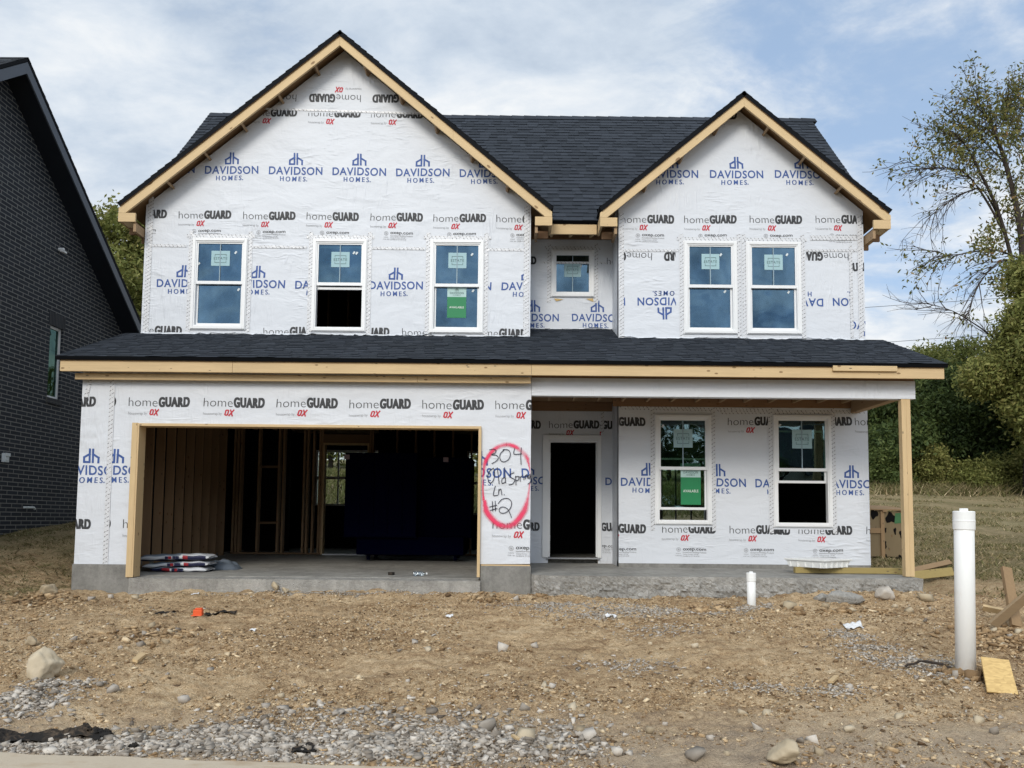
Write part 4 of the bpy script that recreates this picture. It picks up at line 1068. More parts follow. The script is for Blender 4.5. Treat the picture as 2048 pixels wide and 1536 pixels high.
# boards that line the garage opening
m = MB(); m.box(gx0-.078, gx0+.002, P1-.055, P1-.009, U(268, 1154, P1)[1], gtop+.005); m.box(gx0+.002, gx0+.026, P1-.050, P1+.16, U(268, 1154, P1)[1], gtop-.041); m.build('garage_jamb', PINE_Z, HOUSE, bevel=.002)
m = MB(); m.box(gx1-.038, gx1+.004, P1-.05, P1+.16, U(958, 1154, P1)[1], gtop-.041); m.build('garage_jamb', PINE_Z, HOUSE, bevel=.002)
m = MB(); m.box(gx0+.003, gx1-.0, P1-.052, P1+.16, gtop-.040, gtop-.001); m.build('garage_jamb', PINE_X, HOUSE, bevel=.002)

# ------------------------------------------------------------------ inside the garage and the rooms behind
m = MB()
m.box(XL+.15, XR-.15, P1+.16, YB-.002, 3.765, 3.80); m.build('floor_deck', DECK, HOUSE)
for k, x in enumerate(np.arange(-6.0, .1, .41)):
    m = MB(); m.box(x, x+.04, P1+.17, 16.4, 3.50, 3.763); m.build('ceiling_joist', BROWN_Y, HOUSE)
YR = 16.45                                                      # stud partition at the back of the garage
m = MB(); m.box(XL+.141, XL+.155, P1+.16, YR+2.7, .82, 3.76); m.build('sheathing', DARK, HOUSE)  # near-black so the shade between the studs is in its colour
for k, y in enumerate(np.arange(P1+.42, YR-.05, .405)):
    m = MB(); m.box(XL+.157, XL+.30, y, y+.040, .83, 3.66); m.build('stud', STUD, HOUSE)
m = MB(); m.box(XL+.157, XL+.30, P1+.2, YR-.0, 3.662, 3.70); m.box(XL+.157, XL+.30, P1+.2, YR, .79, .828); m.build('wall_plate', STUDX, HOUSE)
dl, dr, dh = U(645, 1000, YR)[0], U(735, 1000, YR)[0], U(690, 889, YR)[1]
xs_ = [XL+.32, -6.0, -5.93, -5.55, -5.12, -5.02, -4.58, -4.50, -4.38, dl-.10, dl-.05, dr+.02, dr+.07, -2.6, -2.2, -1.8, -1.4, -1.0, -.6, -.2, .05]
for x in xs_:
    m = MB(); m.box(x, x+.040, YR, YR+.14, .90, 3.60); m.build('stud', STUD, HOUSE)
m = MB()
for a, b in ((XL+.31, dl-.01), (dr+.02, .08)): m.box(a, b, YR, YR+.14, .862, .898)
m.box(XL+.31, .08, YR, YR+.14, 3.602, 3.68); m.box(dl-.05, dr+.06, YR+.002, YR+.138, dh+.03, dh+.22)
for z in (1.35, 1.95, 2.55): m.box(XL+.37, -6.005, YR+.03, YR+.10, z, z+.05)
for z in (1.5, 2.7): m.box(-5.50, -5.13, YR+.03, YR+.10, z, z+.05)
m.build('wall_plate', STUDX, HOUSE)
m = MB(); m.box(dl-.008, dl+.03, YR-.02, YR+.15, .87, dh+.03); m.box(dr-.02, dr+.018, YR-.02, YR+.15, .87, dh+.03); m.box(dl+.03, dr-.02, YR-.02, YR+.15, dh-.005, dh+.028); m.box(dl+.03, dr-.02, YR-.02, YR+.13, .85, .878, 1)
m.build('inner_door_frame', [PINE_Z, VINYL], HOUSE)
# partitions between entry hall, front room and the rear
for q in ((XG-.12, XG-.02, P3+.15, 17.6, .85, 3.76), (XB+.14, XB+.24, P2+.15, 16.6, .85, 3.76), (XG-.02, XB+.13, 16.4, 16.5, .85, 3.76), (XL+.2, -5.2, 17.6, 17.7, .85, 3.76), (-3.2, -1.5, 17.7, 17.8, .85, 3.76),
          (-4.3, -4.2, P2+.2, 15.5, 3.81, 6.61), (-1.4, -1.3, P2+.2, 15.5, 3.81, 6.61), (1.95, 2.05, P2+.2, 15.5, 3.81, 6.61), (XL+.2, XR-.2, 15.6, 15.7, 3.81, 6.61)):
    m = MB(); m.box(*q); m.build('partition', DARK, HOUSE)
m = MB(); m.box(XL+.15, XR-.15, P3+.2, YB-.01, 6.62, 6.68); m.build('upper_ceiling', DECK, HOUSE)
for k, x in enumerate(np.arange(-3.9, -1.5, .405)):
    m = MB(); m.box(x, x+.04, 15.44, 15.58, 3.81, 6.6); m.build('stud', STUD, HOUSE)

# ------------------------------------------------------------------ the brick house next door
NX = -9.30
NB = thing('brick_house', 'dark brick house next door with slate grey eaves, cut by the left edge', 'house', (NX, 14.5, .9))
nr = NX+.44                                                        # outer edge of the roof overhang
pk = at(57, 115, 14.0); s_ = nr/pk[0]; NPY, NPZ = 14.0*s_, CAM_Z+(pk[2]-CAM_Z)*s_
pe = at(281, 640, 14.0); s_ = nr/pe[0]; NEY, NEZ = 14.0*s_, CAM_Z+(pe[2]-CAM_Z)*s_
nsl = (NPZ-NEZ)/(NEY-NPY); NBY = NPY+(NPZ-5.0)/nsl; NFY = NPY-(NPZ-5.0)/nsl
nh = lambda y: NPZ-.20-nsl*abs(y-NPY)
wy0, wy1 = [NX/at(px, 720, 1.0)[0] for px in (97.5, 123.5)]
wz1 = CAM_Z+(at(97.5, 649, wy0)[2]-CAM_Z); wz0 = at(95, 794, wy0)[2]
m = MB()
F0, F1 = NFY+.45, NBY-.45
def nwall(y0, y1, z0, z1):
    reg = [(F0, .3), (F1, .3), (F1, nh(F1)), (NPY, nh(NPY)), (F0, nh(F0))]
    q = clip_convex([(y0, z0), (y1, z0), (y1, z1), (y0, z1)], reg)
    if len(q) > 2: m.poly([(NX, y, z) for y, z in q])
for y0, y1, z0, z1 in ((F0, wy0, .3, 13), (wy1, F1, .3, 13), (wy0, wy1, .3, wz0), (wy0, wy1, wz1, 13)): nwall(y0, y1, z0, z1)
for a, b in (((wy0, wz0), (wy0, wz1)), ((wy0, wz1), (wy1, wz1)), ((wy1, wz1), (wy1, wz0)), ((wy1, wz0), (wy0, wz0))):
    m.poly([(NX, *a), (NX-.1, *a), (NX-.1, *b), (NX, *b)])
for yy in (F0, F1): m.poly([(NX, yy, .3), (NX, yy, nh(yy)), (NX-9, yy, nh(yy)), (NX-9, yy, .3)])
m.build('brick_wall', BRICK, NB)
m = MB(); m.box(NX-.01, NX+.008, wy0-.06, wy1+.06, wz1+.003, wz1+.26); m.box(NX-.09, NX+.03, wy0-.03, wy1+.03, wz0-.11, wz0-.002); m.build('window_lintel', SOLDIER, NB)
m = MB()
m.box(NX-.09, NX-.045, wy0+.002, wy0+.045, wz0+.002, wz1-.002); m.box(NX-.09, NX-.045, wy1-.045, wy1-.002, wz0+.002, wz1-.002)
m.box(NX-.09, NX-.045, wy0+.045, wy1-.045, wz0+.002, wz0+.05); m.box(NX-.09, NX-.045, wy0+.045, wy1-.045, wz1-.05, wz1-.002)
nw = m.build('window', VINYL, NB)
m = MB(); m.box(NX-.075, NX-.07, wy0+.045, wy1-.045, wz0+.05, wz1-.05); m.build('pane', glass_mat('green_glass', (.5, .85, .75), .10, (.06, .10, .09)), nw)
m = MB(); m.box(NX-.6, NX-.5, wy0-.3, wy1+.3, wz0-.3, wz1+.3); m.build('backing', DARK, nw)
nn = math.sqrt(1+nsl*nsl); NLf, NLb = (NPY-NFY)*nn, (NBY-NPY)*nn
roof('roof', (nr, NFY, NPZ-nsl*(NPY-NFY)), (1, 0, 0), (0, 1, nsl), [(-9.6, 0), (0, 0), (0, NLf), (-9.6, NLf)], [SHINGLE_N, SOFFIT_N, DRIP], NB, seed=50)
roof('roof', (nr, NBY, NPZ-nsl*(NBY-NPY)), (-1, 0, 0), (0, -1, nsl), [(0, 0), (9.6, 0), (9.6, NLb), (0, NLb)], [SHINGLE_N, SOFFIT_N, DRIP], NB, seed=51)
m = MB()
for s_, ye in ((-1, NFY), (1, NBY)):
    ze = NPZ-nsl*abs(ye-NPY); q = [(NPY, NPZ-.085), (ye, ze-.085), (ye, ze-.30), (NPY, NPZ-.30)]
    if s_ < 0: q = q[::-1]
    m.prism_x(q, nr-.035, nr-.008)
m.build('rake_board', FASCIA_N, NB)
m = MB()
for s_, ye in ((-1, NFY), (1, NBY)):
    ze = NPZ-nsl*abs(ye-NPY)
    q = [(NPY, NPZ-.27), (ye, ze-.27), (ye, ze-.285), (NPY, NPZ-.285)]
    if s_ < 0: q = q[::-1]
    m.prism_x(q, NX+.003, nr-.036)
m.build('soffit', SOFFIT_N, NB)
def wall_pt(px, py):
    d = ray(px, py); s_ = NX/d[0]; return CAM+d*s_
p = wall_pt(118, 499); m = MB(); m.lathe((NX, p[1], p[2]), [(.035, 0), (.035, .10)], 10, 0, (1, 0, .0)); m.box(NX+.04, NX+.10, p[1]-.03, p[1]+.11, p[2]-.05, p[2]-.015); m.build('pipe_stub', VINYL, NB)
p = wall_pt(7, 916); m = MB(); m.box(NX+.001, NX+.07, p[1]-.055, p[1]+.055, p[2]-.075, p[2]+.085); m.box(NX+.071, NX+.085, p[1]-.065, p[1]+.065, p[2]+.03, p[2]+.09); m.box(NX+.071, NX+.078, p[1]-.03, p[1]+.03, p[2]-.05, p[2]+.01); m.build('outlet_box', FASCIA_N if False else STICKER_PALE, NB, bevel=.004)
p = wall_pt(55, 1015); m = MB(); m.tube([(NX+.0, p[1]-.12, p[2]), (NX+.06, p[1]-.10, p[2]), (NX+.06, p[1]+.10, p[2]), (NX+.06, p[1]+.13, p[2]-.03)], .02, 8); m.build('hose_bib', STICKER_PALE, NB)

# ------------------------------------------------------------------ trees
def leaf_quads(P_, size, rng, flatten=0.0):
    n = len(P_); a = rng.normal(size=(n, 3)); a[:, 2] *= (1-flatten*.5); a /= np.linalg.norm(a, axis=1)[:, None]
    b = rng.normal(size=(n, 3)); b -= (b*a).sum(1)[:, None]*a; b /= np.linalg.norm(b, axis=1)[:, None]
    s = (size*rng.uniform(.55, 1.35, n))[:, None]
    V = np.stack([P_-a*s, P_-b*s*.42+a*s*.1, P_+a*s, P_+b*s*.42+a*s*.1], 1).reshape(-1, 3)
    return V, np.arange(4*n).reshape(n, 4)
def crown_points(lobes, n, rng, hollow=.55):
    vol = np.array([l[3]*l[4]*l[5] for l in lobes])**.75; pick = rng.choice(len(lobes), n, p=vol/vol.sum())
    L = np.array(lobes)[pick]; d = rng.normal(size=(n, 3)); d /= np.linalg.norm(d, axis=1)[:, None]
    r = (hollow+(1-hollow)*rng.random(n)**.6)*(1+.22*rng.normal(size=n)*.6)
    # bunch the leaves into sprays
    k = max(12, n//55); cidx = rng.integers(0, k, n); cen = rng.normal(size=(n, 3))
    return L[:, :3]+d*r[:, None]*L[:, 3:6], pick
def cluster_points(lobes, n_sprays, per, spread, rng, hollow=.45):
    C_, pick = crown_points(lobes, n_sprays, rng, hollow)
    P_ = np.repeat(C_, per, 0)+rng.normal(size=(n_sprays*per, 3))*spread*np.array([1, 1, .7])
    t = np.repeat(rng.random(n_sprays), per)
    return P_, t
def limb_tree(parent, base, h, r, lobes, rng, name='trunk'):
    m = MB(); base = Vector(base); top = Vector((base.x+rng.normal()*.2, base.y+rng.normal()*.2, base.z+h))
    mid = (base+top)/2+Vector((rng.normal()*.15*h/5, rng.normal()*.15*h/5, 0))
    m.tube([base-Vector((0, 0, .3)), base+(mid-base)*.5, mid, top], [r*1.15, r*.9, r*.7, r*.3], 8)
    for l in lobes:
        c = Vector(l[:3]); st = base.lerp(top, rng.uniform(.35, .8)); md = st.lerp(c, .5)+Vector((0, 0, .12*h/4))
        m.tube([st, md, c, c+Vector((rng.normal()*.4*l[3], rng.normal()*.4*l[4], .5*l[5]))], [r*.45, r*.3, r*.16, r*.04], 5)
    return m.build(name, BARK, parent)
def tree(name, label, cat, x, y, h, w, leafmat, sprays, per, size, seed, group=None, tint=(.0, .8), trunk_h=.45, lobes=None, low=.25, spread=.30):
    rng = np.random.default_rng(seed); z = gz1(x, y)
    t = thing(name, label, cat, (x, y, z), group)
    if lobes is None:
        lobes = []
        k = rng.integers(13, 19)
        for i in range(k):
            a = rng.uniform(0, 2*math.pi); q = rng.uniform(low, .88); rr = w*.5*math.sin(math.pi*min(.97, max(.12, q*.9+.05)))**.6
            e = rng.uniform(.13, .34)*w*.62
            rr *= rng.uniform(.35, 1.05); lobes.append((x+math.cos(a)*rr*.95, y+math.sin(a)*rr*.95, z+h*q, e, e, e*rng.uniform(.7, 1.0)))
        lobes.append((x, y, z+h*.9, w*.2, w*.2, h*.11)); lobes.append((x, y, z+h*.55, w*.34, w*.34, h*.28))
    limb_tree(t, (x, y, z), h*.78, .035*h if h < 6 else .022*h, lobes, rng)
    sprays = int(sprays*1.9); size *= .66
    P_, tt = cluster_points(lobes, sprays, per, spread, rng)
    zz = (P_[:, 2]-z)/h
    V, Fq = leaf_quads(P_, size, rng)
    tn = np.clip(tint[0]+(tint[1]-tint[0])*(.55*tt+.45*rng.random(len(P_))), 0, 1)
    np_mesh('crown', V, Fq, leafmat, np.repeat(tn, 4), t)
    return t
# the dense growth beyond the field: trees first, then the bushes in front of them
def px_x(px, Y): return at(px, 1000, Y)[0]
WOOD = [  # px, depth, height, width, material, spray count, tint, label
    (1700, 52, 6.6, 7.5, LEAF, 650, (.25, .95), 'pale green tree seen just over the lower roof beside the gable wall'),
    (1795, 60, 6.2, 2.8, LEAF, 200, (.25, .9), 'small rounded treetop showing over the end of the lower roof'),
    (1835, 62, 5.6, 2.2, LEAF, 160, (.25, .9), 'smallest treetop, next to the right end of the lower roof'),
    (1858, 44, 7.9, 6.4, LEAF_OL, 900, (.0, .85), 'yellowish green bushy tree behind the fascia end'),
    (1955, 46, 8.6, 6.8, LEAF_OL, 900, (.0, .75), 'olive tree under the bare hanging branches'),
    (2092, 35, 11.2, 5.4, LEAF_OL, 2600, (.25, 1.0), 'tall olive green tree at the right edge behind the sparse tree'),
    (1795, 41.5, 6.0, 7.2, LEAF, 1100, (.0, .7), 'dark leafy bush behind the porch post'),
    (1905, 41, 6.3, 6.4, LEAF, 1200, (-.05, .60), 'dark green bush in the middle of the thicket'),
    (2005, 40.5, 5.6, 6.2, LEAF, 1200, (-.1, .5), 'darkest bush of the thicket, with a deep hollow'),
    (2110, 40, 6.2, 6.5, LEAF, 900, (-.05, .6), 'dark bush of the thicket cut by the right edge'),
    (1690, 42.5, 4.6, 6.2, LEAF, 700, (.0, .7), 'dark bush between the bay wall and the porch post'),
    (1570, 43.5, 5.0, 7.0, LEAF, 300, (.0, .7), 'dark bush behind the house, seen past the back windows'),
]
for i, (px, Y, h, w, mt, sp, tn, lab) in enumerate(WOOD):
    tree('tree' if Y > 42.8 else 'bush', lab, 'tree' if Y > 42.8 else 'bush', px_x(px, Y), Y, h, w, mt, sp, 26, .17, 100+i, 'trees and bushes of the thicket beyond the field', tn, low=.12)
for i, (px, Y, h, w, tn, lab) in enumerate([(2030, 38.3, 1.9, 3.4, (.3, .95), 'low yellow green shrub under the thicket at the right'), (1865, 38.6, 2.2, 2.6, (.45, 1.0), 'yellowing shrub at the foot of the thicket right of the post'),
                                             (1760, 38.4, 1.9, 2.8, (.2, .8), 'low green shrub at the foot of the thicket left of the post'), (1950, 38.0, 1.5, 2.2, (.3, .9), 'small pale shrub before the deep hollow')]):
    tree('shrub', lab, 'shrub', px_x(px, Y), Y, h, w, LEAF_OL if i != 2 else LEAF, 260, 20, .12, 140+i, None, tn, low=.1, spread=.2)
# tree between the two houses
tree('tree', 'yellowish olive tree showing between the brick house and the wrapped house', 'tree', px_x(243, 34), 34, 12.0, 9.0, LEAF_OL, 2100, 26, .17, 160, None, (.1, 1.0), low=.2)
tree('tree', 'darker green tree low behind the tree between the houses', 'tree', px_x(262, 38), 38, 9.0, 8.0, LEAF, 900, 26, .19, 161, None, (.1, .8), low=.15)
for i, (px, Y, h) in enumerate([(660, 46, 6.5), (730, 47, 6.0), (930, 45, 6.5), (1340, 46, 6.0), (1420, 47, 6.2)]):
    tree('tree', 'green tree of the back boundary, glimpsed through the house openings', 'tree', px_x(px, Y), Y, h, 6.5, LEAF_OL, 160, 26, .24, 170+i, 'trees glimpsed through the house', (.2, .9), low=.1)

# the sparse tree at the right edge: limbs follow the photograph, depth is spread round the trunk
rng = np.random.default_rng(5)
TY = 37.0; TK = TY/27
tb = at(2052, 970, TY); TREE = thing('tree', 'tall sparse tree with half bare drooping branches against the sky', 'tree', (tb[0], TY, gz1(tb[0], TY)))
mb = MB(); tips = []
def tpt(px, py, dy): return Vector(at(px, py, TY+dy))
def limb(pts, r0, r1, dy0, dy1, n=6):
    sm = []
    for i in range(len(pts)-1):
        p0, p1, p2, p3 = pts[max(i-1, 0)], pts[i], pts[i+1], pts[min(i+2, len(pts)-1)]
        for j in range(4):
            t = j/4; sm.append([.5*(2*p1[k]+(p2[k]-p0[k])*t+(2*p0[k]-5*p1[k]+4*p2[k]-p3[k])*t*t+(3*p1[k]-p0[k]-3*p2[k]+p3[k])*t**3) for k in (0, 1)])
    sm.append(list(pts[-1])); N = len(sm)
    P_ = [tpt(q[0], q[1], dy0+(dy1-dy0)*i/(N-1)) for i, q in enumerate(sm)]
    mb.tube(P_, [.74*TK*(r0+(r1-r0)*i/(N-1)) for i in range(N)], n); return P_
def twigs(P_, n, length, droop, leafy, start=.25, up=0.0, side=-1):
    for _ in range(n):
        i = int(rng.uniform(start, .999)*(len(P_)-1)); p = P_[i].lerp(P_[i+1], rng.random()); along = (P_[i+1]-P_[i]).normalized()
        d = Vector((side*abs(rng.normal())*.7+rng.normal()*.3, rng.normal()*.7, rng.normal()*.5+up)).normalized()*.8+along*.9; d.normalize()
        L = TK*length*rng.uniform(.5, 1.3); q = [p]; v = d.copy()
        for k in range(5):
            v = (v+Vector((rng.normal()*.16, rng.normal()*.16, rng.normal()*.14-droop))).normalized(); q.append(q[-1]+v*L/5)
        mb.tube(q, [TK*a_ for a_ in (.016, .013, .011, .009, .007, .005)], 4)
        for k in range(3):
            j = int(rng.integers(1, 5)); w = (v+Vector((rng.normal()*.6, rng.normal()*.6, rng.normal()*.6-droop))).normalized(); e = q[j]+w*L*.22
            mb.tube([q[j], e, e+(w+Vector((0, 0, -droop))).normalized()*L*.2], [TK*.008, TK*.006, TK*.004], 3)
            if leafy > rng.random(): tips.append((e, .5))
        if leafy > rng.random(): tips.append((q[3], 1.)); tips.append((q[5], 1.))
T0 = limb([(2056, 1000), (2058, 800), (2052, 640), (2046, 520), (2036, 430), (2012, 330), (1993, 275), (1974, 235), (1958, 205)], .24, .02, 0, -.5, 9)
T1 = limb([(2052, 640), (2030, 545), (1997, 425), (1955, 335), (1930, 290), (1905, 262)], .12, .015, 0, -1.6)
T2 = limb([(2040, 470), (2058, 380), (2068, 300), (2054, 235), (2042, 200)], .10, .015, 0, 1.2)
T3 = limb([(2016, 480), (1975, 405), (1935, 350), (1895, 336), (1845, 335), (1800, 315)], .06, .008, -.4, -2.2)
T4 = limb([(2000, 440), (1965, 380), (1925, 388), (1895, 405), (1862, 430)], .05, .008, -.4, -1.5)
T5 = limb([(2052, 560), (2020, 520), (1985, 535), (1955, 575), (1935, 630)], .06, .008, .2, -1.8)
T6 = limb([(2060, 700), (2010, 690), (1960, 655), (1905, 622), (1850, 606)], .06, .006, 0, -2.4)
T7 = limb([(2012, 330), (1985, 300), (1950, 268), (1915, 245)], .05, .008, -.2, 1.0)
T8 = limb([(1991, 262), (2006, 245), (2012, 220), (2010, 200)], .04, .008, -.2, .8)
T9 = limb([(2046, 520), (1990, 500), (1940, 505), (1900, 512), (1872, 500)], .05, .006, .1, -1.2)
twigs(T0[14:], 44, 1.5, .04, .85, 0, .3, -.4); twigs(T1, 30, 1.5, .03, .8, .3, .2); twigs(T2, 40, 1.6, .03, .9, .1, .2)
twigs(T3, 26, 1.5, .07, .28, .3); twigs(T4, 20, 1.3, .14, .05, .3); twigs(T5, 22, 1.5, .16, .12, .2); twigs(T6, 18, 1.4, -.02, .03, .2)
twigs(T7, 22, 1.2, .02, .8, .2, .3); twigs(T8, 18, 1.1, 0, .8, .2, .4, -.2); twigs(T9, 22, 1.4, .12, .45, .1)
mb.build('trunk', BARK, TREE)
pts = []
for e, k in tips:
    n = int(rng.integers(5, 11)); pts.append(np.array(e)[None]+rng.normal(size=(n, 3))*np.array([.16, .16, .15])*TK)
for (px, py, rx_, rz_, n) in ((1985, 470, 50, 40, 420), (1905, 300, 60, 26, 300), (1985, 330, 55, 45, 330), (1965, 260, 55, 50, 330), (2040, 430, 30, 90, 500), (2010, 560, 40, 30, 420), (2035, 250, 40, 70, 420), (1960, 500, 40, 22, 260)):
    for _ in range(n//16):
        a = rng.normal(size=2)*.5; c = np.array(tpt(px+a[0]*rx_, py+a[1]*rz_, rng.normal()*1.4)); pts.append(c[None]+rng.normal(size=(14, 3))*.17*TK)
P_ = np.concatenate(pts); V, Fq = leaf_quads(P_, .078*TK, rng)
np_mesh('crown', V, Fq, LEAF_AUT, np.repeat(np.clip(rng.beta(1.6, 2.4, len(P_)), 0, 1), 4), TREE)

# overhead lines
for k, (a, b, lab) in enumerate((((1700, 617), (2100, 590), 'upper thin overhead line crossing the sky right of the house'), ((1700, 690), (2100, 660), 'lower thin overhead line just over the treetops'))):
    Y = 70; A, B = Vector(at(*a, Y)), Vector(at(*b, Y)); A2 = A+(A-B)*3; B2 = B+(B-A)*3
    m = MB(); m.tube([A2+(B2-A2)*t-Vector((0, 0, 1.2*math.sin(math.pi*t))) if False else A2+(B2-A2)*t for t in np.linspace(0, 1, 20)], .022, 5)
    tag(m.build('overhead_line', WIRE), lab, 'cable', 'overhead lines')

# ------------------------------------------------------------------ stones
def ico(sub):
    bm = bmesh.new(); bmesh.ops.create_icosphere(bm, subdivisions=sub, radius=1)
    V = np.array([v.co[:] for v in bm.verts]); Fq = np.array([[v.index for v in f.verts] for f in bm.faces]); bm.free(); return V, Fq
ICO = {k: ico(k) for k in (1, 2, 3, 4)}
def n3(V, s, seed):
    return vnoise(V[:, 0]*s+V[:, 2]*s*.71+9, V[:, 1]*s-V[:, 2]*s*.63, seed)+vnoise(V[:, 2]*s+V[:, 0]*s*.37-4, V[:, 1]*s+V[:, 0]*s*.55, seed+1)
def rock_shape(sub, rng, planes=8, rough=.04):
    V, Fq = ICO[sub]
    if sub == 4: planes = 15
    n = rng.normal(size=(planes, 3)); n /= np.linalg.norm(n, axis=1)[:, None]; d = rng.uniform(.58, .92, planes) if sub == 4 else rng.uniform(.34, .85, planes)
    dots = V @ n.T; r = np.where(dots > .05, d[None]/np.maximum(dots, .05), 9).min(1); r = np.minimum(r, 1.25)
    if sub > 2:
        sd = int(rng.integers(0, 999)); r = r*(1+.10*n3(V, 2.3, sd)+.07*n3(V, 6, sd+3)+.05*n3(V, 15, sd+5))
    Q = V*(r*(1+rough*rng.normal(size=len(V))))[:, None]
    return Q*rng.uniform(.8, 1.25, 3), Fq
def hull_shape(rng, n=11, subdiv=False):
    P_ = rng.uniform(-1, 1, size=(n, 3)); P_ = np.sign(P_)*np.abs(P_)**.45*rng.uniform(.75, 1.1, (n, 1)); P_ *= np.array([1, .85, .75])
    bm = bmesh.new(); vs = [bm.verts.new(p) for p in P_]; r_ = bmesh.ops.convex_hull(bm, input=vs)
    bmesh.ops.delete(bm, geom=[v for v in bm.verts if not v.link_faces], context='VERTS'); bmesh.ops.triangulate(bm, faces=bm.faces)
    bm.verts.index_update(); V = np.array([v.co[:] for v in bm.verts]); Fq = np.array([[v.index for v in f.verts] for f in bm.faces]); bm.free()
    return V, Fq
def rock(name, label, cat, px, py, w, h, depth=None, mt=None, seed=0, tint=.55, rot=None, sink=.22, group=None, xy=None, sub=3):
    """a boulder whose foot sits where the photo shows it; w, h in photo pixels"""
    x, y = xy or on_ground(px, py); rng = np.random.default_rng(seed+500); k = y/F_PX
    V, Fq = rock_shape(sub, rng, 9, .006) if sub > 3 else hull_shape(rng, 11)
    V = V/np.abs(V).max(0); sx, sz = w*k/2, h*k/2*(1+sink); sy = depth/2 if depth else sx*.8
    a = rng.uniform(-.4, .4) if rot is None else rot
    V = V*np.array([sx, sy, sz]); V = V @ np.array([[math.cos(a), 0, math.sin(a)], [0, 1, 0], [-math.sin(a), 0, math.cos(a)]])
    zz = gz1(x, y)+sz*(1-2*sink/(1+sink)*.9)
    o = bpy.data.objects.new('_', None)
    Pm = V+np.array([x, y+sy*.5, zz])
    t = np.clip(tint+.16*(vnoise(V[:, 0]*22+seed, V[:, 2]*22+V[:, 1]*9, 3))*2, 0, 1)
    bpy.data.objects.remove(o)
    ob = np_mesh(name, Pm-np.array([x, y+sy*.5, zz]), Fq, mt or STONE, t); ob.location = (x, y+sy*.5, zz)
    return tag(ob, label, cat, group)
rock('boulder', 'large cream boulder at the left edge of the yard by the gravel', 'boulder', 72, 1364, 70, 60, .30, BOULDER, 1, .72, .15, .3, sub=4)
rock('boulder', 'cream rock cut by the bottom edge near the curb line', 'boulder', 1578, 1538, 72, 50, .26, BOULDER, 2, .55, .1, .2, sub=4)
rock('boulder', 'rounded grey boulder against the right end of the porch slab', 'boulder', 1770, 1200, 42, 30, .25, STONE, 3, .72, .0, .15, sub=4)
rock('concrete_chunk', 'flat grey slab of broken concrete in front of the porch, left of the round boulder', 'rubble', 1692, 1205, 76, 22, .26, CONC_DARK, 4, .5, .08, .3, sub=4)
rock('concrete_chunk', 'smaller broken concrete lump at the left end of the rubble before the porch', 'rubble', 1645, 1200, 46, 17, .2, CONC_DARK, 5, .5, -.1, .3, sub=4)
rock('stone', 'tan flat rock at the left end of the rubble below the porch slab', 'rock', 1578, 1222, 30, 18, .2, BOULDER, 6, .45, 0)
rock('stone', 'pointed tan rock at the foot of the garage slab', 'rock', 550, 1186, 18, 20, .12, BOULDER, 7, .5, .3, .2, sub=4)
rock('stone', 'round tan rock beside the pointed one at the garage slab', 'rock', 570, 1188, 18, 12, .12, BOULDER, 8, .55, 0, sub=4)
rock('stone', 'tan rock against the garage slab near its left end', 'rock', 330, 1180, 20, 12, .12, BOULDER, 9, .6, 0)
rock('stone', 'pale pointed stone alone in the middle of the yard', 'rock', 1005, 1311, 24, 17, .13, STONE, 10, .9, -.3, .15)
rock('stone', 'tan block of stone on the dirt bank left of the garage', 'rock', 90, 1190, 40, 24, .25, BOULDER, 11, .4, .2, .3, sub=4)
rock('stone', 'long pale slab of stone half buried in the gravel by the curb', 'rock', 1048, 1478, 46, 20, .14, BOULDER, 12, .62, .05, .3)
rock('stone', 'blue grey block in the gravel near the middle of the curb', 'rock', 975, 1450, 34, 20, .16, STONE, 13, .35, .1)
rock('stone', 'white stone right of the gravel, in bare dirt near the curb', 'rock', 1180, 1482, 34, 20, .14, STONE, 14, .85, .2)
rock('stone', 'white pebble pair to the right of the gravel, by the curb', 'rock', 1236, 1505, 24, 16, .1, STONE, 15, .85, 0)
rock('stone', 'flat cream stone in the dirt right of the middle', 'rock', 1490, 1424, 20, 13, .12, BOULDER, 16, .7, .1)
rock('stone', 'light grey stone in the dirt below the flat cream one', 'rock', 1518, 1462, 22, 15, .12, STONE, 17, .7, -.1)
rock('stone', 'white angular stone behind the big bottom edge rock', 'rock', 1628, 1494, 22, 16, .12, STONE, 18, .9, .2)
rock('stone', 'dark grey flat stone in the right foreground near the bottom edge', 'rock', 1395, 1520, 44, 18, .16, STONE, 19, .3, .1)
rock('stone', 'grey stone at the top of the left gravel patch', 'rock', 366, 1404, 20, 16, .12, STONE, 20, .6, 0)
rock('stone', 'tan stone just under the short board in the yard', 'rock', 225, 1395, 22, 14, .12, STONE, 21, .5, 0)
rock('stone', 'brown rock at the left edge of the yard, above the gravel', 'rock', 58, 1292, 30, 18, .15, BOULDER, 22, .3, 0, .3, sub=4)
rock('stone', 'white stone lying at the base of the thick white pipe', 'rock', 1922, 1360, 26, 18, .12, STONE, 23, .6, 0)
rock('stone', 'dark clod of earth beside the thick white pipe', 'rock', 1948, 1358, 36, 24, .14, CLOD, 24, .2, 0)
rock('stone', 'tan rock right of the concrete rubble by the slab corner', 'rock', 1852, 1206, 28, 16, .16, BOULDER, 25, .45, 0)
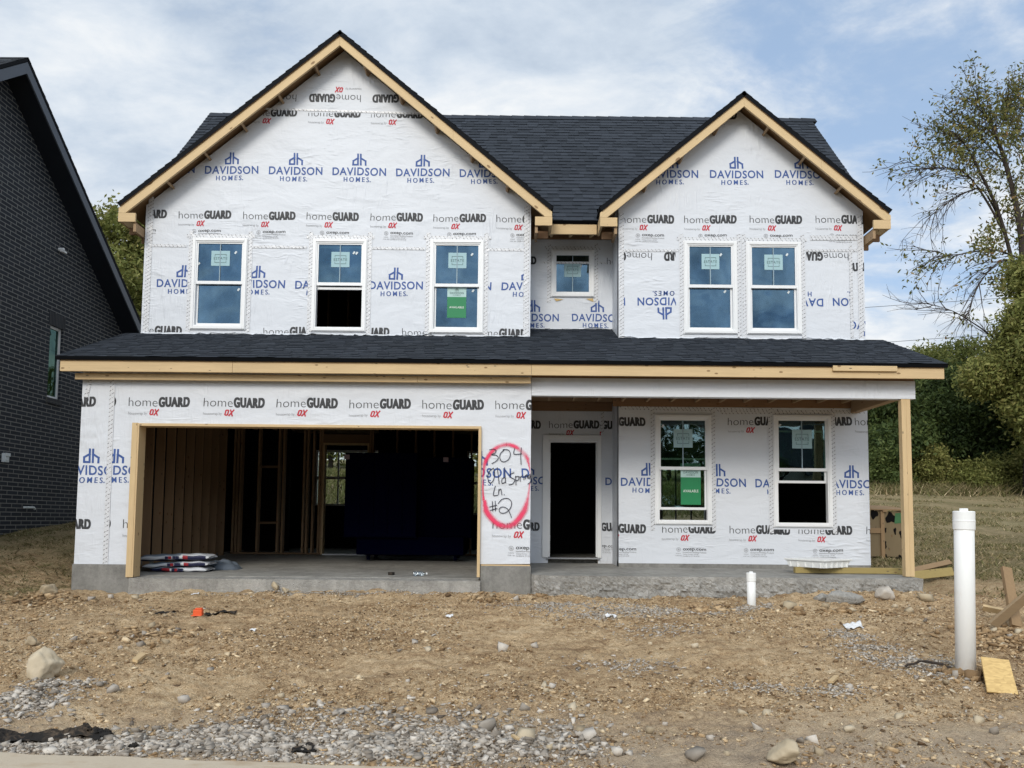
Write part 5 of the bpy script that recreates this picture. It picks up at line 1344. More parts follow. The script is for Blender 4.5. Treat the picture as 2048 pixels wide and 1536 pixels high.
# loose single stones scattered on the soil, one object each
loose = []
lr = np.random.default_rng(77)
SPOTS = [(300, 1262), (318, 1264), (290, 1272), (340, 1275), (262, 1278), (330, 1290), (280, 1296), (355, 1268), (380, 1262), (240, 1302), (545, 1372), (556, 1385), (560, 1400), (145, 1285), (330, 1240),
         (420, 1340), (690, 1296), (855, 1310), (800, 1302), (830, 1295), (1070, 1296), (815, 1362), (1010, 1353), (1088, 1376), (1104, 1380), (1122, 1388), (1148, 1394), (1092, 1396), (1150, 1418),
         (1145, 1424), (1050, 1422), (955, 1425), (1160, 1466), (1140, 1462), (1100, 1500), (1165, 1508), (1210, 1490), (1228, 1502), (1300, 1462), (1330, 1440), (1240, 1400), (1255, 1384), (1390, 1300), (1300, 1290),
         (1420, 1480), (1455, 1508), (1535, 1428), (1605, 1490), (1640, 1520), (1700, 1470), (1760, 1500), (1800, 1440), (1840, 1420), (1895, 1372), (1905, 1385), (1960, 1450), (1990, 1480), (1700, 1380), (1650, 1215), (1668, 1222), (1705, 1226),
         (1730, 1214), (1600, 1226), (1790, 1216), (1820, 1222), (1760, 1228), (1440, 1220), (1540, 1216), (1240, 1240), (1100, 1228), (985, 1196), (1030, 1205), (270, 1195), (220, 1190), (180, 1200), (120, 1205), (60, 1215), (30, 1190),
         (105, 1240), (160, 1250), (1720, 1240), (1850, 1250), (1990, 1262), (2020, 1275), (1970, 1285), (2040, 1268), (2005, 1290), (760, 1440), (700, 1425), (640, 1415), (590, 1410), (520, 1404)]
for i, (px, py) in enumerate(SPOTS):
    s_ = float(lr.uniform(7, 13))*(1.0+.35*(py > 1420)); k = lr.random()
    rock('stone', 'fist sized loose stone lying on the bare yard', 'rock', px, py, s_*1.25, s_*.8, None, (STONE if k < .4 else BOULDER), 700+i, float(lr.uniform(.15, .85)), None, .42, 'loose stones scattered over the yard', sub=2)

def scatter(name, label, zone, n, size, mt, tint, seed, sub=1, sink=.3, flat_=.7, protos=10):
    """ground cover of small stones: zone(rng, n) gives x, y; one mesh"""
    rng = np.random.default_rng(seed); x, y = zone(rng, n); n = len(x)
    k = rng.integers(0, protos, n); Vs, Fs, Ts = [], [], []; base = 0
    s = size[0]*np.exp(rng.normal(size=n)*.42)*(1+0*x); s = np.minimum(s, size[1])
    z = gz(x, y)
    for p in range(protos):
        V, Fq = hull_shape(rng, 7 if sub == 1 else 9); sel = np.nonzero(k == p)[0]; m_ = len(sel)
        if not m_: continue
        a = rng.uniform(0, 2*math.pi, m_); b = rng.normal(size=m_)*.45
        ca, sa, cb, sb = np.cos(a), np.sin(a), np.cos(b), np.sin(b)
        sc = s[sel][:, None]*np.stack([rng.uniform(.75, 1.45, m_), rng.uniform(.7, 1.2, m_), rng.uniform(.4, .85, m_)*flat_/.7], 1)
        Q = V[None]*sc[:, None]
        X, Y_, Z_ = Q[..., 0], Q[..., 1], Q[..., 2]
        Y2, Z2 = Y_*cb[:, None]-Z_*sb[:, None], Y_*sb[:, None]+Z_*cb[:, None]
        X2, Y3 = X*ca[:, None]-Y2*sa[:, None], X*sa[:, None]+Y2*ca[:, None]
        Q = np.stack([X2+x[sel][:, None], Y3+y[sel][:, None], Z2+z[sel][:, None]+(s[sel]*.45*(1-2*sink))[:, None]], -1)
        Vs.append(Q.reshape(-1, 3)); Fs.append((Fq[None]+(np.arange(m_)*len(V))[:, None, None]).reshape(-1, 3)+base); base += m_*len(V)
        Ts.append(np.repeat(np.clip(rng.normal(tint[0], tint[1], m_), 0, 1), len(V)))
    o = np_mesh(name, np.concatenate(Vs), np.concatenate(Fs), mt, np.concatenate(Ts))
    return tag(o, label, None, None, 'stuff')
def blob(spots):
    """spots: photo px, py, radius along x and y in metres, weight"""
    S = [(*on_ground(a, b), rx_, ry_, w) for a, b, rx_, ry_, w in spots]; wt = np.array([q[4] for q in S])
    def f(rng, n):
        k = rng.choice(len(S), n, p=wt/wt.sum()); A = np.array([q[:4] for q in S])[k]; d = rng.normal(size=(n, 2))*.55
        x, y = A[:, 0]+d[:, 0]*A[:, 2], A[:, 1]+d[:, 1]*A[:, 3]
        ok = (y > curb_y(x)+.015) & ~((y > P1-.30) & (x > -6.4) & (x < 5.8)); return x[ok], y[ok]
    return f
def yard(rng, n):
    x = rng.uniform(-7.5, 7.0, n*2); y = 4.8+6.6*rng.random(n*2)**1.25
    d = vnoise(x*.8, y*1.1, 21)+.6*vnoise(x*2.6, y*2.6, 22)
    ok = (y > curb_y(x)+.03) & ~((y > P1-.28) & (x > -6.4) & (x < 5.8)) & (rng.random(n*2) < .42+1.3*d)
    return x[ok][:n], y[ok][:n]
NEAR = blob([(560, 1490, 1.2, .22, 5), (420, 1470, .6, .22, 3), (700, 1500, .9, .22, 4), (300, 1488, .5, .12, 2.2), (150, 1500, .6, .10, 2.2), (60, 1478, .35, .12, 1.2), (840, 1490, .8, .25, 3.4), (980, 1480, .7, .32, 3), (60, 1400, .35, .22, 1.6), (30, 1420, .35, .3, 1.2), (680, 1440, 1.0, .3, 1.4), (900, 1440, .9, .3, 1.4), (1080, 1500, .5, .2, 1.2), (120, 1372, .3, .15, .8)])
scatter('gravel', 'coarse pale grey gravel spread along the curb', NEAR, 7000, (.0155, .040), STONE, (.55, .26), 31, 2, .22)
scatter('gravel', 'fine grey gravel between the coarse stones by the curb', NEAR, 15000, (.0075, .016), STONE, (.44, .26), 32, 1, .3)
FAR = blob([(650, 1188, 1.3, .15, 3), (850, 1186, .8, .15, 2), (1110, 1215, .7, .2, 2), (1220, 1230, .7, .25, 3), (1330, 1222, .7, .22, 2.6), (1490, 1218, .35, .16, 1.5), (1330, 1260, .6, .3, .9),
            (1705, 1270, .22, .28, 1.3), (1740, 1296, .35, .16, 1), (1800, 1318, .5, .2, 1.6), (1900, 1345, .28, .2, 1.4), (1870, 1330, .5, .2, 1.2), (1260, 1330, .5, .25, .8), (1500, 1370, .5, .2, .6), (1660, 1385, .3, .15, .6)])
scatter('gravel', 'light crushed stone along the slabs and round the pipes', FAR, 12000, (.0115, .03), STONE, (.62, .22), 33, 1, .25)
scatter('soil_clods', 'brown clods and pebbles strewn over the bare yard', yard, 44000, (.0120, .042), CLOD, (.50, .30), 34, 1, .36)
scatter('soil_clods', 'fine brown crumbs and chips over the bare yard', yard, 90000, (.0064, .0125), CLOD, (.55, .32), 35, 1, .3)
scatter('pebbles', 'pale chips of stone scattered over the bare yard', yard, 4200, (.0095, .026), STONE, (.66, .2), 36, 1, .3)
MND = blob([(2000, 1280, .5, .35, 4), (1700, 1225, .8, .2, 3), (1930, 1350, .2, .15, 1.6), (100, 1200, .6, .3, 2), (1000, 1200, .6, .2, 1.6), (1420, 1215, .3, .12, 1.2), (310, 1275, .6, .35, 2)])
scatter('soil_clods', 'lumpy brown clods heaped on the dirt mounds', MND, 1500, (.030, .07), CLOD, (.42, .2), 37, 2, .3)

# ------------------------------------------------------------------ dry grass
def blades(name, label, zone, n, h, mt, tint, seed, lean=.6, w=.006):
    rng = np.random.default_rng(seed); x, y = zone(rng, n); n = len(x); z = gz(x, y)
    a = rng.uniform(0, 2*math.pi, n); L = h*rng.uniform(.4, 1.4, n); ln_ = rng.normal(size=(n, 2))*lean*L[:, None]
    wd = w*(1+y/18.0); dx, dy = np.cos(a)*wd, np.sin(a)*wd
    B = np.stack([x, y, z-.01], 1); T = np.stack([x+ln_[:, 0], y+ln_[:, 1], z+L/np.sqrt(1+lean**2)], 1)
    V = np.stack([B+np.stack([dx, dy, 0*dx], 1), B-np.stack([dx, dy, 0*dx], 1), T], 1).reshape(-1, 3)
    o = np_mesh(name, V, np.arange(3*n).reshape(n, 3), mt, np.repeat(np.clip(rng.normal(tint[0], tint[1], n), 0, 1), 3))
    return tag(o, label, None, None, 'stuff')
def field_zone(rng, n):
    y = 11.4+27*rng.random(n*2)**1.15; x = rng.uniform(.36, .72, n*2)*y+rng.uniform(-.5, .5, n*2)
    d = vnoise(x*.9, y*.9, 41)+.7*vnoise(x*.25, y*.25, 42); ok = (x > 6.15) & (rng.random(n*2) < .5+1.5*d); return x[ok][:n], y[ok][:n]
blades('dry_grass', 'short dry grass on the mown field right of the house', field_zone, 42000, .075, STRAW, (.45, .28), 51, .9)
def tuft_zone(rng, n):
    px = rng.choice([1770, 1800, 1845, 1870, 1900, 1930, 1960, 2000, 1745], n)+rng.normal(size=n)*22; Y = 37.0+rng.normal(size=n)*1.1
    return (px-CX)/F_PX*Y, Y
blades('tall_dry_grass', 'tall straw coloured grass along the foot of the thicket', tuft_zone, 2200, .62, STRAW, (.42, .26), 52, .8, .008)
def left_zone(rng, n):
    y = 10.2+7*rng.random(n); x = -rng.uniform(.56, .76, n)*y; ok = (x < -6.5) & (x > NX+.05); return x[ok], y[ok]
blades('straw', 'straw and dead grass on the bank beside the brick house', left_zone, 15000, .07, STRAW, (.42, .25), 53, 1.6, .005)
def back_zone(rng, n):
    return rng.uniform(-14, 10, n), 23+16*rng.random(n)
blades('grass', 'green grass on the bank behind the house', back_zone, 12000, .28, STRAW, (.32, .1), 54, .5, .02)
def yard_straw(rng, n):
    x, y = yard(rng, n); return x, y
blades('straw', 'stray straws and twigs lying on the bare yard', yard_straw, 2600, .022, STRAW, (.75, .2), 55, 3.0, .0022)

# ------------------------------------------------------------------ pipes
def pvc_pipe(px, py, ytop, wpx, label, lean=(0, 0)):
    x, y = on_ground(px, py); z = gz1(x, y); k = y/F_PX; r = wpx*k/2; H = float(at(px, ytop, y)[2])-z
    t = thing('pipe', label, 'pipe', (x, y, z))
    ax = Vector((lean[0], lean[1], 1)).normalized(); up = lambda h: (x+ax.x*h, y+ax.y*h, z+ax.z*h)
    m = MB(); m.lathe(up(-.25), [(r*.97, 0), (r*.97, H*.96+.25-r*.5), (r*.8, H*.97+.25-r*.5)], 32, 0, ax); m.build('pipe_body', PVC, t, smooth=True)
    m = MB(); c = H-r*2.0-r*.28
    m.lathe(up(c), [(r*.99, 0), (r*1.06, .004), (r*1.075, r*.9), (r*1.06, r*.95), (r*1.06, r*1.95), (r*1.0, r*2.0), (r*.2, r*2.02)], 32, 0, ax); m.lathe(up(c), [(r*1.10, r*.90), (r*1.10, r*1.02)], 32, 0, ax)
    cap = m.build('cap', PVC, t, bevel=.003)
    m = MB(); q = up(c+r*2.0); m.obox((q[0], q[1], q[2]+r*.14), r*.62, r*.62, r*.30, .5); m.build('square_nut', PVC, cap, bevel=.004)
    return t
pvc_pipe(1931.5, 1346, 1017, 37.5, 'thick tall white plastic pipe standing upright in the yard', (.020, 0))
pvc_pipe(1503, 1213, 1143, 17.5, 'short thin white plastic pipe standing before the porch slab', (.0, 0))

# ------------------------------------------------------------------ things on the porch and in the yard
yb = P1+.55
m = MB(); a, b = at(1591, 1145, yb), at(1838, 1147, yb); zt = .858
m.box(a[0], b[0]-.10, yb, yb+.09, zt, zt+.088); tag(m.build('board', TREATED, None, bevel=.004), 'greenish treated timber lying along the porch slab', 'board')
c = at(1643, 1126, yb-.02)
m = MB()
def frust(w0, d0, w1, d1, z0, z1, R, ctr):
    pts = []
    for w, d, z in ((w0, d0, z0), (w1, d1, z1)):
        for s1, s2 in ((-1, -1), (1, -1), (1, 1), (-1, 1)):
            v = R @ Vector((s1*w/2, s2*d/2, 0)); pts.append((ctr[0]+v.x, ctr[1]+v.y, z))
    return pts
R_ = Matrix.Rotation(.60, 3, 'Z'); ctr = (c[0], yb+.12); z0 = zt+.090
m.hexa(frust(.60, .60, .66, .66, z0, z0+.10, R_, ctr)); m.hexa(frust(.70, .70, .71, .71, z0+.101, z0+.128, R_, ctr))
pan = thing('shower_pan', 'white plastic tray balanced on the timber by the porch wall', 'tray', (ctr[0], ctr[1], z0))
m.build('tray', PVC, pan, bevel=.006)
m = MB()
for k in range(-2, 3):
    for s in (-1, 1):
        v = R_ @ Vector((k*.13, s*.318, 0)); m.obox((ctr[0]+v.x, ctr[1]+v.y, z0+.05), .012, .022, .092, .60)
        v = R_ @ Vector((s*.318, k*.13, 0)); m.obox((ctr[0]+v.x, ctr[1]+v.y, z0+.05), .022, .012, .092, .60)
m.build('rib', PVC, pan)
# crate behind the porch with a slatted top
cy = 15.0; ca, cb = at(1700, 1130, cy), at(1818, 1130, cy); ctop = at(1760, 1008, cy)[2]; cz0 = gz1(7.0, cy)-.02
cr = thing('crate', 'weathered plywood crate with dark knots standing behind the porch corner', 'crate', ((ca[0]+cb[0])/2, cy, cz0))
m = MB(); m.box(ca[0], cb[0], cy, cy+1.0, cz0+.05, ctop-.14); m.build('side_panel', CRATEWD, cr)
m = MB(); xm = at(1765, 1100, cy)[0]
m.box(xm-.035, xm+.035, cy-.035, cy-.002, cz0, ctop-.14); m.box(ca[0], xm-.037, cy-.03, cy-.002, cz0+.50, cz0+.60); m.box(cb[0]-.06, cb[0], cy-.035, cy-.002, cz0, ctop-.14); m.build('batten', OLDWOOD, cr)
m = MB()
for k in range(5):
    y_ = cy-.05+k*.24; m.hexa([(ca[0]-.05, y_, ctop-.11+k*.025), (cb[0]+.1, y_, ctop-.13+k*.02), (cb[0]+.1, y_+.13, ctop-.115+k*.02), (ca[0]-.05, y_+.13, ctop-.095+k*.025), (ca[0]-.05, y_, ctop-.085+k*.025), (cb[0]+.1, y_, ctop-.105+k*.02), (cb[0]+.1, y_+.13, ctop-.09+k*.02), (ca[0]-.05, y_+.13, ctop-.07+k*.025)])
for x_ in (ca[0]+.2, xm+.0, cb[0]-.12): m.hexa([(x_, cy-.06, ctop-.155), (x_+.08, cy-.06, ctop-.155), (x_+.08, cy+1.05, ctop-.05), (x_, cy+1.05, ctop-.05), (x_, cy-.06, ctop-.115), (x_+.08, cy-.06, ctop-.115), (x_+.08, cy+1.05, ctop-.01), (x_, cy+1.05, ctop-.01)])
m.build('slat', OLDWOOD, cr)
for (px, py, rx_, rz_) in ((1748, 1028, .075, .09), (1781, 1036, .10, .10), (1771, 1060, .02, .05), (1790, 1062, .025, .07), (1770, 1090, .035, .07), (1770, 1114, .05, .05), (1800, 1116, .05, .055), (1803, 1068, .04, .08), (1752, 1065, .05, .015)):
    q = at(px, py, cy-.004); n = 14; pts = []
    for k in range(n):
        a = 2*math.pi*k/n; f = 1+.22*math.sin(3*a+px)+.12*math.sin(5*a+py); pts.append((q[0]+math.cos(a)*rx_*f, cy-.004, q[2]+math.sin(a)*rz_*f))
    m = MB(); m.poly(pts); m.build('knot', DARK, cr)
m = MB(); q = at(1799, 1035, cy-.006); m.poly([(q[0]-.10, cy-.006, q[2]-.12), (q[0]+.10, cy-.006, q[2]-.10), (q[0]+.09, cy-.006, q[2]+.10), (q[0]-.08, cy-.006, q[2]+.08)]); m.build('green_patch', flat('green_paint', (.06, .17, .07), .7), cr)
# leaning stakes and boards at the right edge
def stick(name, label, p0, p1, w, th, mt, y0=None, y1=None, cat='board', lift=.0):
    a = on_ground(*p0) if y0 is None else None
    A = Vector((a[0], a[1], gz1(*a)+lift)) if a else Vector(at(*p0, y0)); B = Vector(at(*p1, (A.y if y1 is None else y1)))
    d = (B-A); L = d.length; d.normalize(); Q = Vector((0, 0, 1)).rotation_difference(d).to_matrix()
    m = MB(); m.obox(tuple(A+d*L/2), w, th, L, Q); return tag(m.build(name, mt, None, bevel=.002), label, cat)
stick('stake', 'old brown wooden stake driven in at a lean by the dirt mound', (2032, 1252), (2012, 1136), .105, .05, OLDWOOD, None, 8.9, 'stake')
stick('board', 'weathered board leaning diagonally across the stake at the right edge', (1986, 1258), (2085, 1166), .105, .04, mat('grey_board', lumber((.42, .31, .19), 'x', .55), .8), None, 8.2, 'board', .06)
stick('board', 'narrow pale board lying behind the leaning stake', (1966, 1215), (2030, 1228), .08, .035, PINE_X, 9.3, 9.1)
stick('board', 'greyish plank lying on the ground right of the porch post', (1822, 1152), (1905, 1143), .14, .04, TREATED, 12.6, 12.9)
stick('board', 'dark plank lying across the first one right of the post', (1824, 1141), (1900, 1124), .09, .04, OLDWOOD, 13.0, 14.0)
stick('board', 'thin lath lying on the ground past the end of the slab', (1790, 1196), (1850, 1202), .05, .02, PINE_X, 10.7, 10.7)
def slab(name, label, pts, th, mt, cat, yoff=0.0, stand=0.0):
    """flat piece lying on the ground at the photo's outline"""
    G = [on_ground(*p) for p in pts]; m = MB()
    lo = [(x, y, gz1(x, y)+.012) for x, y in G]
    zm = sum(p[2] for p in lo)/len(lo); i = len(m.v)
    top = [(x, y, zm+(z-zm)*.4+th+.01) for x, y, z in lo]; bot = [(x, y, z-th) for x, y, z in top]
    n = len(pts); m.poly(top[::-1]); m.poly(bot)
    for k in range(n): m.poly([top[k], top[(k+1) % n], bot[(k+1) % n], bot[k]])
    o = m.build(name, mt); bmn = bmesh.new(); bmn.from_mesh(o.data); bmesh.ops.recalc_face_normals(bmn, faces=bmn.faces); bmn.to_mesh(o.data); bmn.free()
    return tag(o, label, cat)
ob_a = on_ground(1975, 1384); yA = ob_a[1]
m = MB(); q = [Vector(at(1975, 1383, yA)), Vector(at(2037, 1389, yA)), Vector(at(2018, 1320, yA+.25)), Vector(at(1962, 1313, yA+.25))]
nrm = (q[1]-q[0]).cross(q[3]-q[0]).normalized()*.012
m.hexa([*[tuple(v-nrm) for v in q], *[tuple(v) for v in q]]); tag(m.build('board_offcut', OSB), 'square offcut of strand board propped up beside the thick white pipe', 'offcut')
slab('board_offcut', 'short pale plank offcut lying in the left of the yard', [(264, 1341), (274, 1344), (292, 1322), (281, 1318)], .025, PINE_Y, 'offcut')
slab('board_offcut', 'tiny wooden offcut in the middle of the right yard', [(1656, 1371), (1667, 1374), (1678, 1358), (1668, 1354)], .02, PINE_Y, 'offcut')
slab('board_offcut', 'small yellowish wood chip by the long stone near the curb', [(1022, 1474), (1028, 1472), (1040, 1486), (1034, 1488)], .015, PINE_Y, 'offcut')
x, y = on_ground(396, 1240); z = gz1(x, y)
m = MB(); m.obox((x, y, z+.04), .10, .09, .075, .15); m.obox((x+.006, y, z+.086), .075, .07, .016, .15); m.obox((x-.01, y-.01, z+.008), .12, .10, .012, .15); tag(m.build('marker_cap', ORANGE, None, bevel=.01), 'bright orange plastic cap on the bare soil before the garage', 'cap')
def crumple(name, label, px, py, w, h, mt, seed, cat='litter', n=14, flatv=.7):
    x, y = on_ground(px, py); k = y/F_PX; rng = np.random.default_rng(seed); W_, D_ = w*k, w*k*flatv; H = h*k
    uu, vv = np.meshgrid(np.linspace(-.5, .5, n), np.linspace(-.5, .5, n)); ed = .5*(1-np.maximum(abs(uu), abs(vv))*1.1)
    X = x+uu*W_*(1+.2*vnoise(uu*5+seed, vv*5, 61))+.08*W_*vnoise(uu*9, vv*9+seed, 66); Y_ = y+vv*D_*(1+.3*vnoise(uu*4, vv*4+seed, 62))
    Z_ = gz(X, Y_)+.008+H*np.clip(ed+.9*np.abs(vnoise(uu*6+seed*3, vv*6, 63))+.5*vnoise(uu*13, vv*13+seed, 64), 0.02, 1.4)
    idx = np.arange(n*n).reshape(n, n); q = np.stack([idx[:-1, :-1], idx[:-1, 1:], idx[1:, 1:], idx[1:, :-1]], -1).reshape(-1, 4)
    o = np_mesh(name, np.stack([X, Y_, Z_], -1).reshape(-1, 3), q, mt)
    o.modifiers.new('solid', 'SOLIDIFY').thickness = .002
    return tag(o, label, cat)
crumple('litter', 'crumpled white plastic scrap near the crushed stone at the right', 1707, 1257, 33, 9, PAPER, 1)
crumple('litter', 'torn white paper on the dirt before the entry', 1224, 1235, 25, 9, PAPER, 2)
crumple('litter', 'small white scrap in the middle of the yard before the garage', 899, 1240, 14, 7, PAPER, 3)
crumple('litter', 'tiny white wrapper at the foot of the garage slab', 390, 1190, 13, 4, PAPER, 4)
crumple('litter', 'clear flattened bottle lying in the gravel below the garage slab', 832, 1182, 28, 5, PAPER, 5)
crumple('litter', 'yellowish wrapper in the gravel below the garage slab', 780, 1180, 22, 7, flat('yellow_wrapper', (.45, .36, .12), .5), 6)
crumple('litter', 'white scrap with a dark edge in the left middle of the yard', 505, 1265, 12, 4, PAPER, 7)
crumple('silt_fabric', 'long torn strip of black fabric half buried beside the curb at the left', 88, 1473, 250, 16, FABRIC, 8, 'fabric', 44, .20)
crumple('silt_fabric', 'dark lump of torn fabric at the right end of the black strip', 190, 1470, 55, 22, FABRIC, 9, 'fabric', 20, .4)
crumple('silt_fabric', 'frayed black rag hanging over the curb joint', 266, 1502, 16, 12, FABRIC, 10, 'fabric', 12)
crumple('silt_fabric', 'shred of black cloth on the soil left of the orange cap', 330, 1228, 40, 7, FABRIC, 11, 'fabric', 14, .25)
crumple('silt_fabric', 'thin dark shred on the soil right of the orange cap', 440, 1233, 62, 5, FABRIC, 12, 'fabric', 14, .25)
crumple('silt_fabric', 'dark scrap of cloth at the curb right of the middle', 610, 1500, 50, 9, FABRIC, 13, 'fabric', 14)
x0, y0 = on_ground(1810, 1337); x1, y1 = on_ground(1900, 1345)
m = MB(); m.tube([(x0+(x1-x0)*t, y0+(y1-y0)*t+.03*math.sin(t*5), gz1(x0+(x1-x0)*t, y0+(y1-y0)*t)+.02+.03*math.sin(t*3.1)) for t in np.linspace(0, 1, 12)], [.012]*6+[.014]*6, 6)
tag(m.build('root', BARK), 'bare brown root lying towards the thick white pipe', 'root')

# ------------------------------------------------------------------ in the garage
by = P1+.75
def bag(k, z0, label, x0, x1, h, dz, yoff):
    t = thing('mortar_bag', label, 'bag', ((x0+x1)/2, by+.3, z0))
    n, k2 = 28, 16; V, uvs = [], []
    for i in range(n+1):
        u = i/n; x = x0+(x1-x0)*u; e = min(1, min(u, 1-u)*9)**.5; hh = h*(.30+.70*e); dd = .42*(.86+.14*e)
        sag = -dz*(1-u)**2.2
        for j in range(k2):
            a = 2*math.pi*j/k2; c_, s_ = math.cos(a), math.sin(a)
            yy = by+yoff+.25-math.copysign(abs(c_)**.7, c_)*dd/2; zz = z0+h/2+sag+math.copysign(abs(s_)**.75, s_)*hh/2+.006*math.sin(x*23+j)
            V.append((x, yy, max(zz, .757)))
    m = MB(); m.v = V
    for i in range(n):
        u = (i+.5)/n
        for j in range(k2):
            a = 2*math.pi*(j+.5)/k2; frontf = abs(a-0) < .5 or a > 2*math.pi-.5
            m.f.append((i*k2+j, (i+1)*k2+j, (i+1)*k2+(j+1) % k2, i*k2+(j+1) % k2))
            mi = 0
            if frontf and k != 2: mi = 1 if .70 < u < .955 else 2 if .63 < u < .70 else 0
            if frontf and k == 2 and u < .35: mi = 2 if u > .22 else 1
            if not frontf and math.sin(a) < -.3: mi = 1
            if not frontf and math.sin(a) > .55 and u < .62: mi = 3
            m.m.append(mi)
    m.f.append(tuple(range(k2))[::-1]); m.m.append(1); m.f.append(tuple(n*k2+j for j in range(k2))); m.m.append(0)
    m.build('sack', [BAGWHITE, NAVYBAG, BAGRED, BAGGREY], t, smooth=True)
    m = MB(); yf = by+yoff+.25-.205
    for u, mi in ((.47, 2), (.53, 1), (.575, 1), (.425, 1)):
        x = x0+(x1-x0)*u; z = z0+h*.5-dz*(1-u)**2.2
        m.poly([(x-.024, yf-.018, z-.022), (x+.024, yf-.018, z-.022), (x+.024, yf-.018, z+.022), (x-.024, yf-.018, z+.022)], mi)
    m.build('printed_mark', [BAGWHITE, NAVYBAG, BAGRED], t)
xa, xb = at(272, 1120, by+.05)[0], at(415, 1120, by+.05)[0]
bag(2, .765, 'bottom bag of the stack of three white and navy bags in the garage', xa+.22, xb-.02, .085, .0, 0)
bag(1, .852, 'middle bag of the stack of three white and navy bags in the garage', xa+.08, xb-.005, .09, .05, .01)
bag(0, .948, 'top bag of the stack of three white and navy bags in the garage', xa, xb, .105, .03, .02)
m = MB(); bx, byy = at(838, 1141, P1+.5)[0], P1+.5
m.lathe((bx-.09, byy, .80), [(.028, 0), (.034, .01), (.034, .05), (.031, .055), (.034, .06), (.034, .13), (.014, .175), (.012, .20)], 14, 0, (1, .25, 0))
bt = thing('bottle', 'clear plastic water bottle lying on the garage floor', 'bottle', (bx, byy, .766)); m.build('bottle_body', PLASTIC_CLEAR, bt, smooth=True)
m = MB(); m.lathe((bx-.09+.195*.97, byy+.195*.243, .80), [(.016, 0), (.016, .02)], 12, 0, (1, .25, 0)); m.build('cap', PVC, bt)
crumple_y = None
m = MB(); tx, ty = at(783, 1135, P1+.65)[0], P1+.65
for k in range(20):
    a0, a1 = 2*math.pi*k/20, 2*math.pi*(k+1)/20
    def rr(a, r, z): return (tx+math.cos(a)*r, ty+math.sin(a)*r, z)
    m.hexa([rr(a0, .042, .766), rr(a0, .05, .766), rr(a1, .05, .766), rr(a1, .042, .766), rr(a0, .042, .81), rr(a0, .05, .81), rr(a1, .05, .81), rr(a1, .042, .81)])
tag(m.build('tape_roll', FABRIC), 'dark roll of tape on the garage floor left of the bottle', 'tape roll')
# pile of clear sheet beside the bags
px_, py_ = at(445, 1112, P1+1.5)[0], P1+1.5
n = 22; uu, vv = np.meshgrid(np.linspace(-.5, .5, n), np.linspace(-.5, .5, n)); r_ = np.clip(1-4*(uu**2+vv**2), 0, 1)
Zs = .775+.14*r_**.7*(1+.8*vnoise(uu*6, vv*6, 91))+.03*np.abs(vnoise(uu*14, vv*14, 92)); idx = np.arange(n*n).reshape(n, n)
o = np_mesh('plastic_sheet', np.stack([px_+uu*.62, py_+vv*.5, Zs], -1).reshape(-1, 3), np.stack([idx[:-1, :-1], idx[:-1, 1:], idx[1:, 1:], idx[1:, :-1]], -1).reshape(-1, 4), flat('dull_plastic', (.16, .19, .23), .35, .5, .4, 12))
tag(o, 'crumpled heap of dull plastic sheet behind the bags in the garage', 'sheet')
# the big dark box at the back of the garage
jy = 14.6; j0, j1 = at(690, 1000, jy)[0], at(941, 1000, jy)[0]; jt = at(800, 906, jy)[2]; jz = .845; jm = at(800, 1073, jy)[2]
jb = thing('storage_box', 'large dark navy box with an overhanging upper half at the back of the garage', 'box', ((j0+j1)/2, jy+.6, jz))
m = MB(); m.box(j0+.22, j1-.12, jy+.06, jy+1.1, jz+.10, jm); m.build('lower_body', NAVY, jb, bevel=.02)
js = j0+(j1-j0)*.57
m = MB(); m.box(j0, js, jy-.03, jy+1.2, jm+.002, jt); m.box(js+.002, j1, jy+.25, jy+1.2, jm+.002, jt-.06, 1); m.box(j0-.02, js+.02, jy-.05, jy+1.22, jm-.02, jm+.001); m.box(js+.021, j1+.02, jy+.22, jy+1.22, jm-.02, jm+.001, 1)
for k in range(1, 5): m.box(j0+(js-j0)*k/5-.012, j0+(js-j0)*k/5+.012, jy-.045, jy-.031, jm+.05, jt-.05)
m.build('upper_body', [NAVY_LIT, NAVY], jb, bevel=.012)  # lit left part and shaded right part differ by painted tone
m = MB()
for x_ in (j0+.40, j1-.32):
    for y_ in (jy+.16, jy+.95): m.box(x_, x_+.06, y_, y_+.06, jz+.005, jz+.099)
m.build('foot', NAVY, jb)
m = MB()
for px, py in ((694, 914), (889, 917)):
    q = at(px, py, jy-.035); m.box(q[0]-.05, q[0]+.05, jy-.052 if px < 800 else jy+.240, jy-.047 if px < 800 else jy+.247, q[2]-.045, q[2]+.045)
m.build('sticker', flat('pinkish_label', (.35, .27, .33), .6), jb)

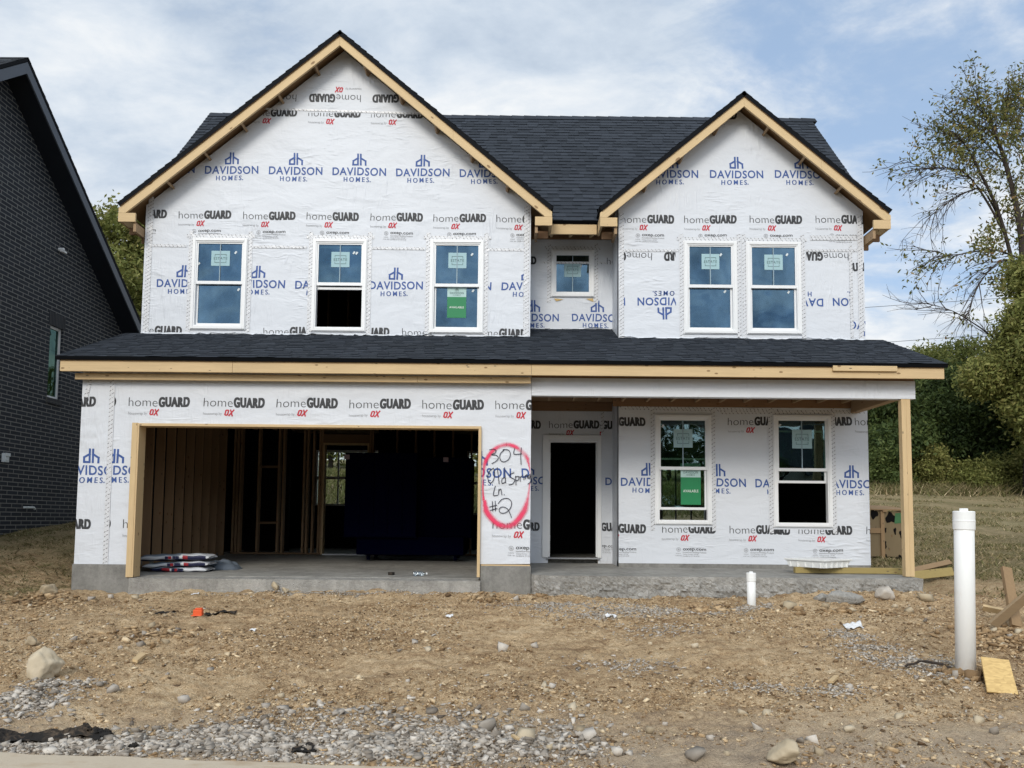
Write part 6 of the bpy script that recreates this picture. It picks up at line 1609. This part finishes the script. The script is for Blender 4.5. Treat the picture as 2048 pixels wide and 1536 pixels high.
# ------------------------------------------------------------------ across the street, behind the camera: what the porch windows reflect
OP = thing('brick_house', 'pale brick house across the street, seen only as a reflection in the porch windows', 'house', (21, -27, .1))
PALE = flat('pale_brick', (.42, .40, .37), .8)
m = MB(); m.box(15.5, 27.5, -34, -26, -.1, 5.6); m.build('wall', PALE, OP)
roof('roof', (28, -25.5, 5.4), (-1, 0, 0), (0, -1, .62), [(0, 0), (13, 0), (13, 5.8), (0, 5.8)], [SHINGLE_N, SOFFIT_N, DRIP], OP, seed=70, expo=.2)
roof('roof', (15, -35.3, 5.4), (1, 0, 0), (0, 1, .62), [(0, 0), (13, 0), (13, 5.8), (0, 5.8)], [SHINGLE_N, SOFFIT_N, DRIP], OP, seed=71, expo=.2)
for x in (17, 20.5, 24.5):
    for z in (1.0, 3.6):
        m = MB(); ring(m, x, x+1.1, z, z+1.5, .07, -25.97, -25.9); w = m.build('window', VINYL, OP); m = MB(); m.box(x+.07, x+1.03, -25.985, -25.96, z+.07, z+1.43); m.build('pane', DARK, w)
for i, (x, y, h, w) in enumerate([(8, -24, 9, 8), (13, -28, 10, 8), (2, -26, 8.5, 8), (-6, -27, 8, 8), (-15, -26, 9, 8), (33, -28, 9, 8)]):
    tree('tree', 'broad dark tree across the street behind the photographer', 'tree', x, y, h, w, LEAF, 330, 26, .26, 200+i, 'trees across the street', (0, .7), low=.15)

# ragged lower hem of the wrap where it laps onto the porch roof, and a torn patch under the small window
def hem(x0, x1, Y, seed):
    zr = LZ+(Y-LY)*lsl; rr_ = random.Random(seed); m = MB(); x = x0; pz = zr-.012; row = []
    while x < x1:
        row.append((x, zr+.024+rr_.uniform(-.004, .004), zr+rr_.choice((.004, .010, .022, -.006))+.012*math.sin(x*3.7+seed), rr_.uniform(.012, .035))); x += rr_.uniform(.03, .12)
    row.append((x1, zr+.024, zr+.01, .02))
    for a, b in zip(row[:-1], row[1:]):
        m.poly([(a[0], Y-a[3]*1.2, a[2]), (b[0], Y-b[3]*1.2, b[2]), (b[0], Y-.006, b[1]), (a[0], Y-.006, a[1])])
    m.build('wrap_hem', WRAP, HOUSE)
hem(XL+.01, XG-.005, P2, 1); hem(XB+.005, XR-.01, P2, 2); hem(XG+.01, XB-.01, P3, 3)
for pts in ([(1108, 597), (1127, 599), (1112, 603)], [(1172, 598), (1186, 597), (1187, 604)]):
    m = MB(); m.poly([(U(a, b, P3)[0], P3-.012, U(a, b, P3)[1]) for a, b in pts][::-1]); m.build('torn_patch', OSB, HOUSE)
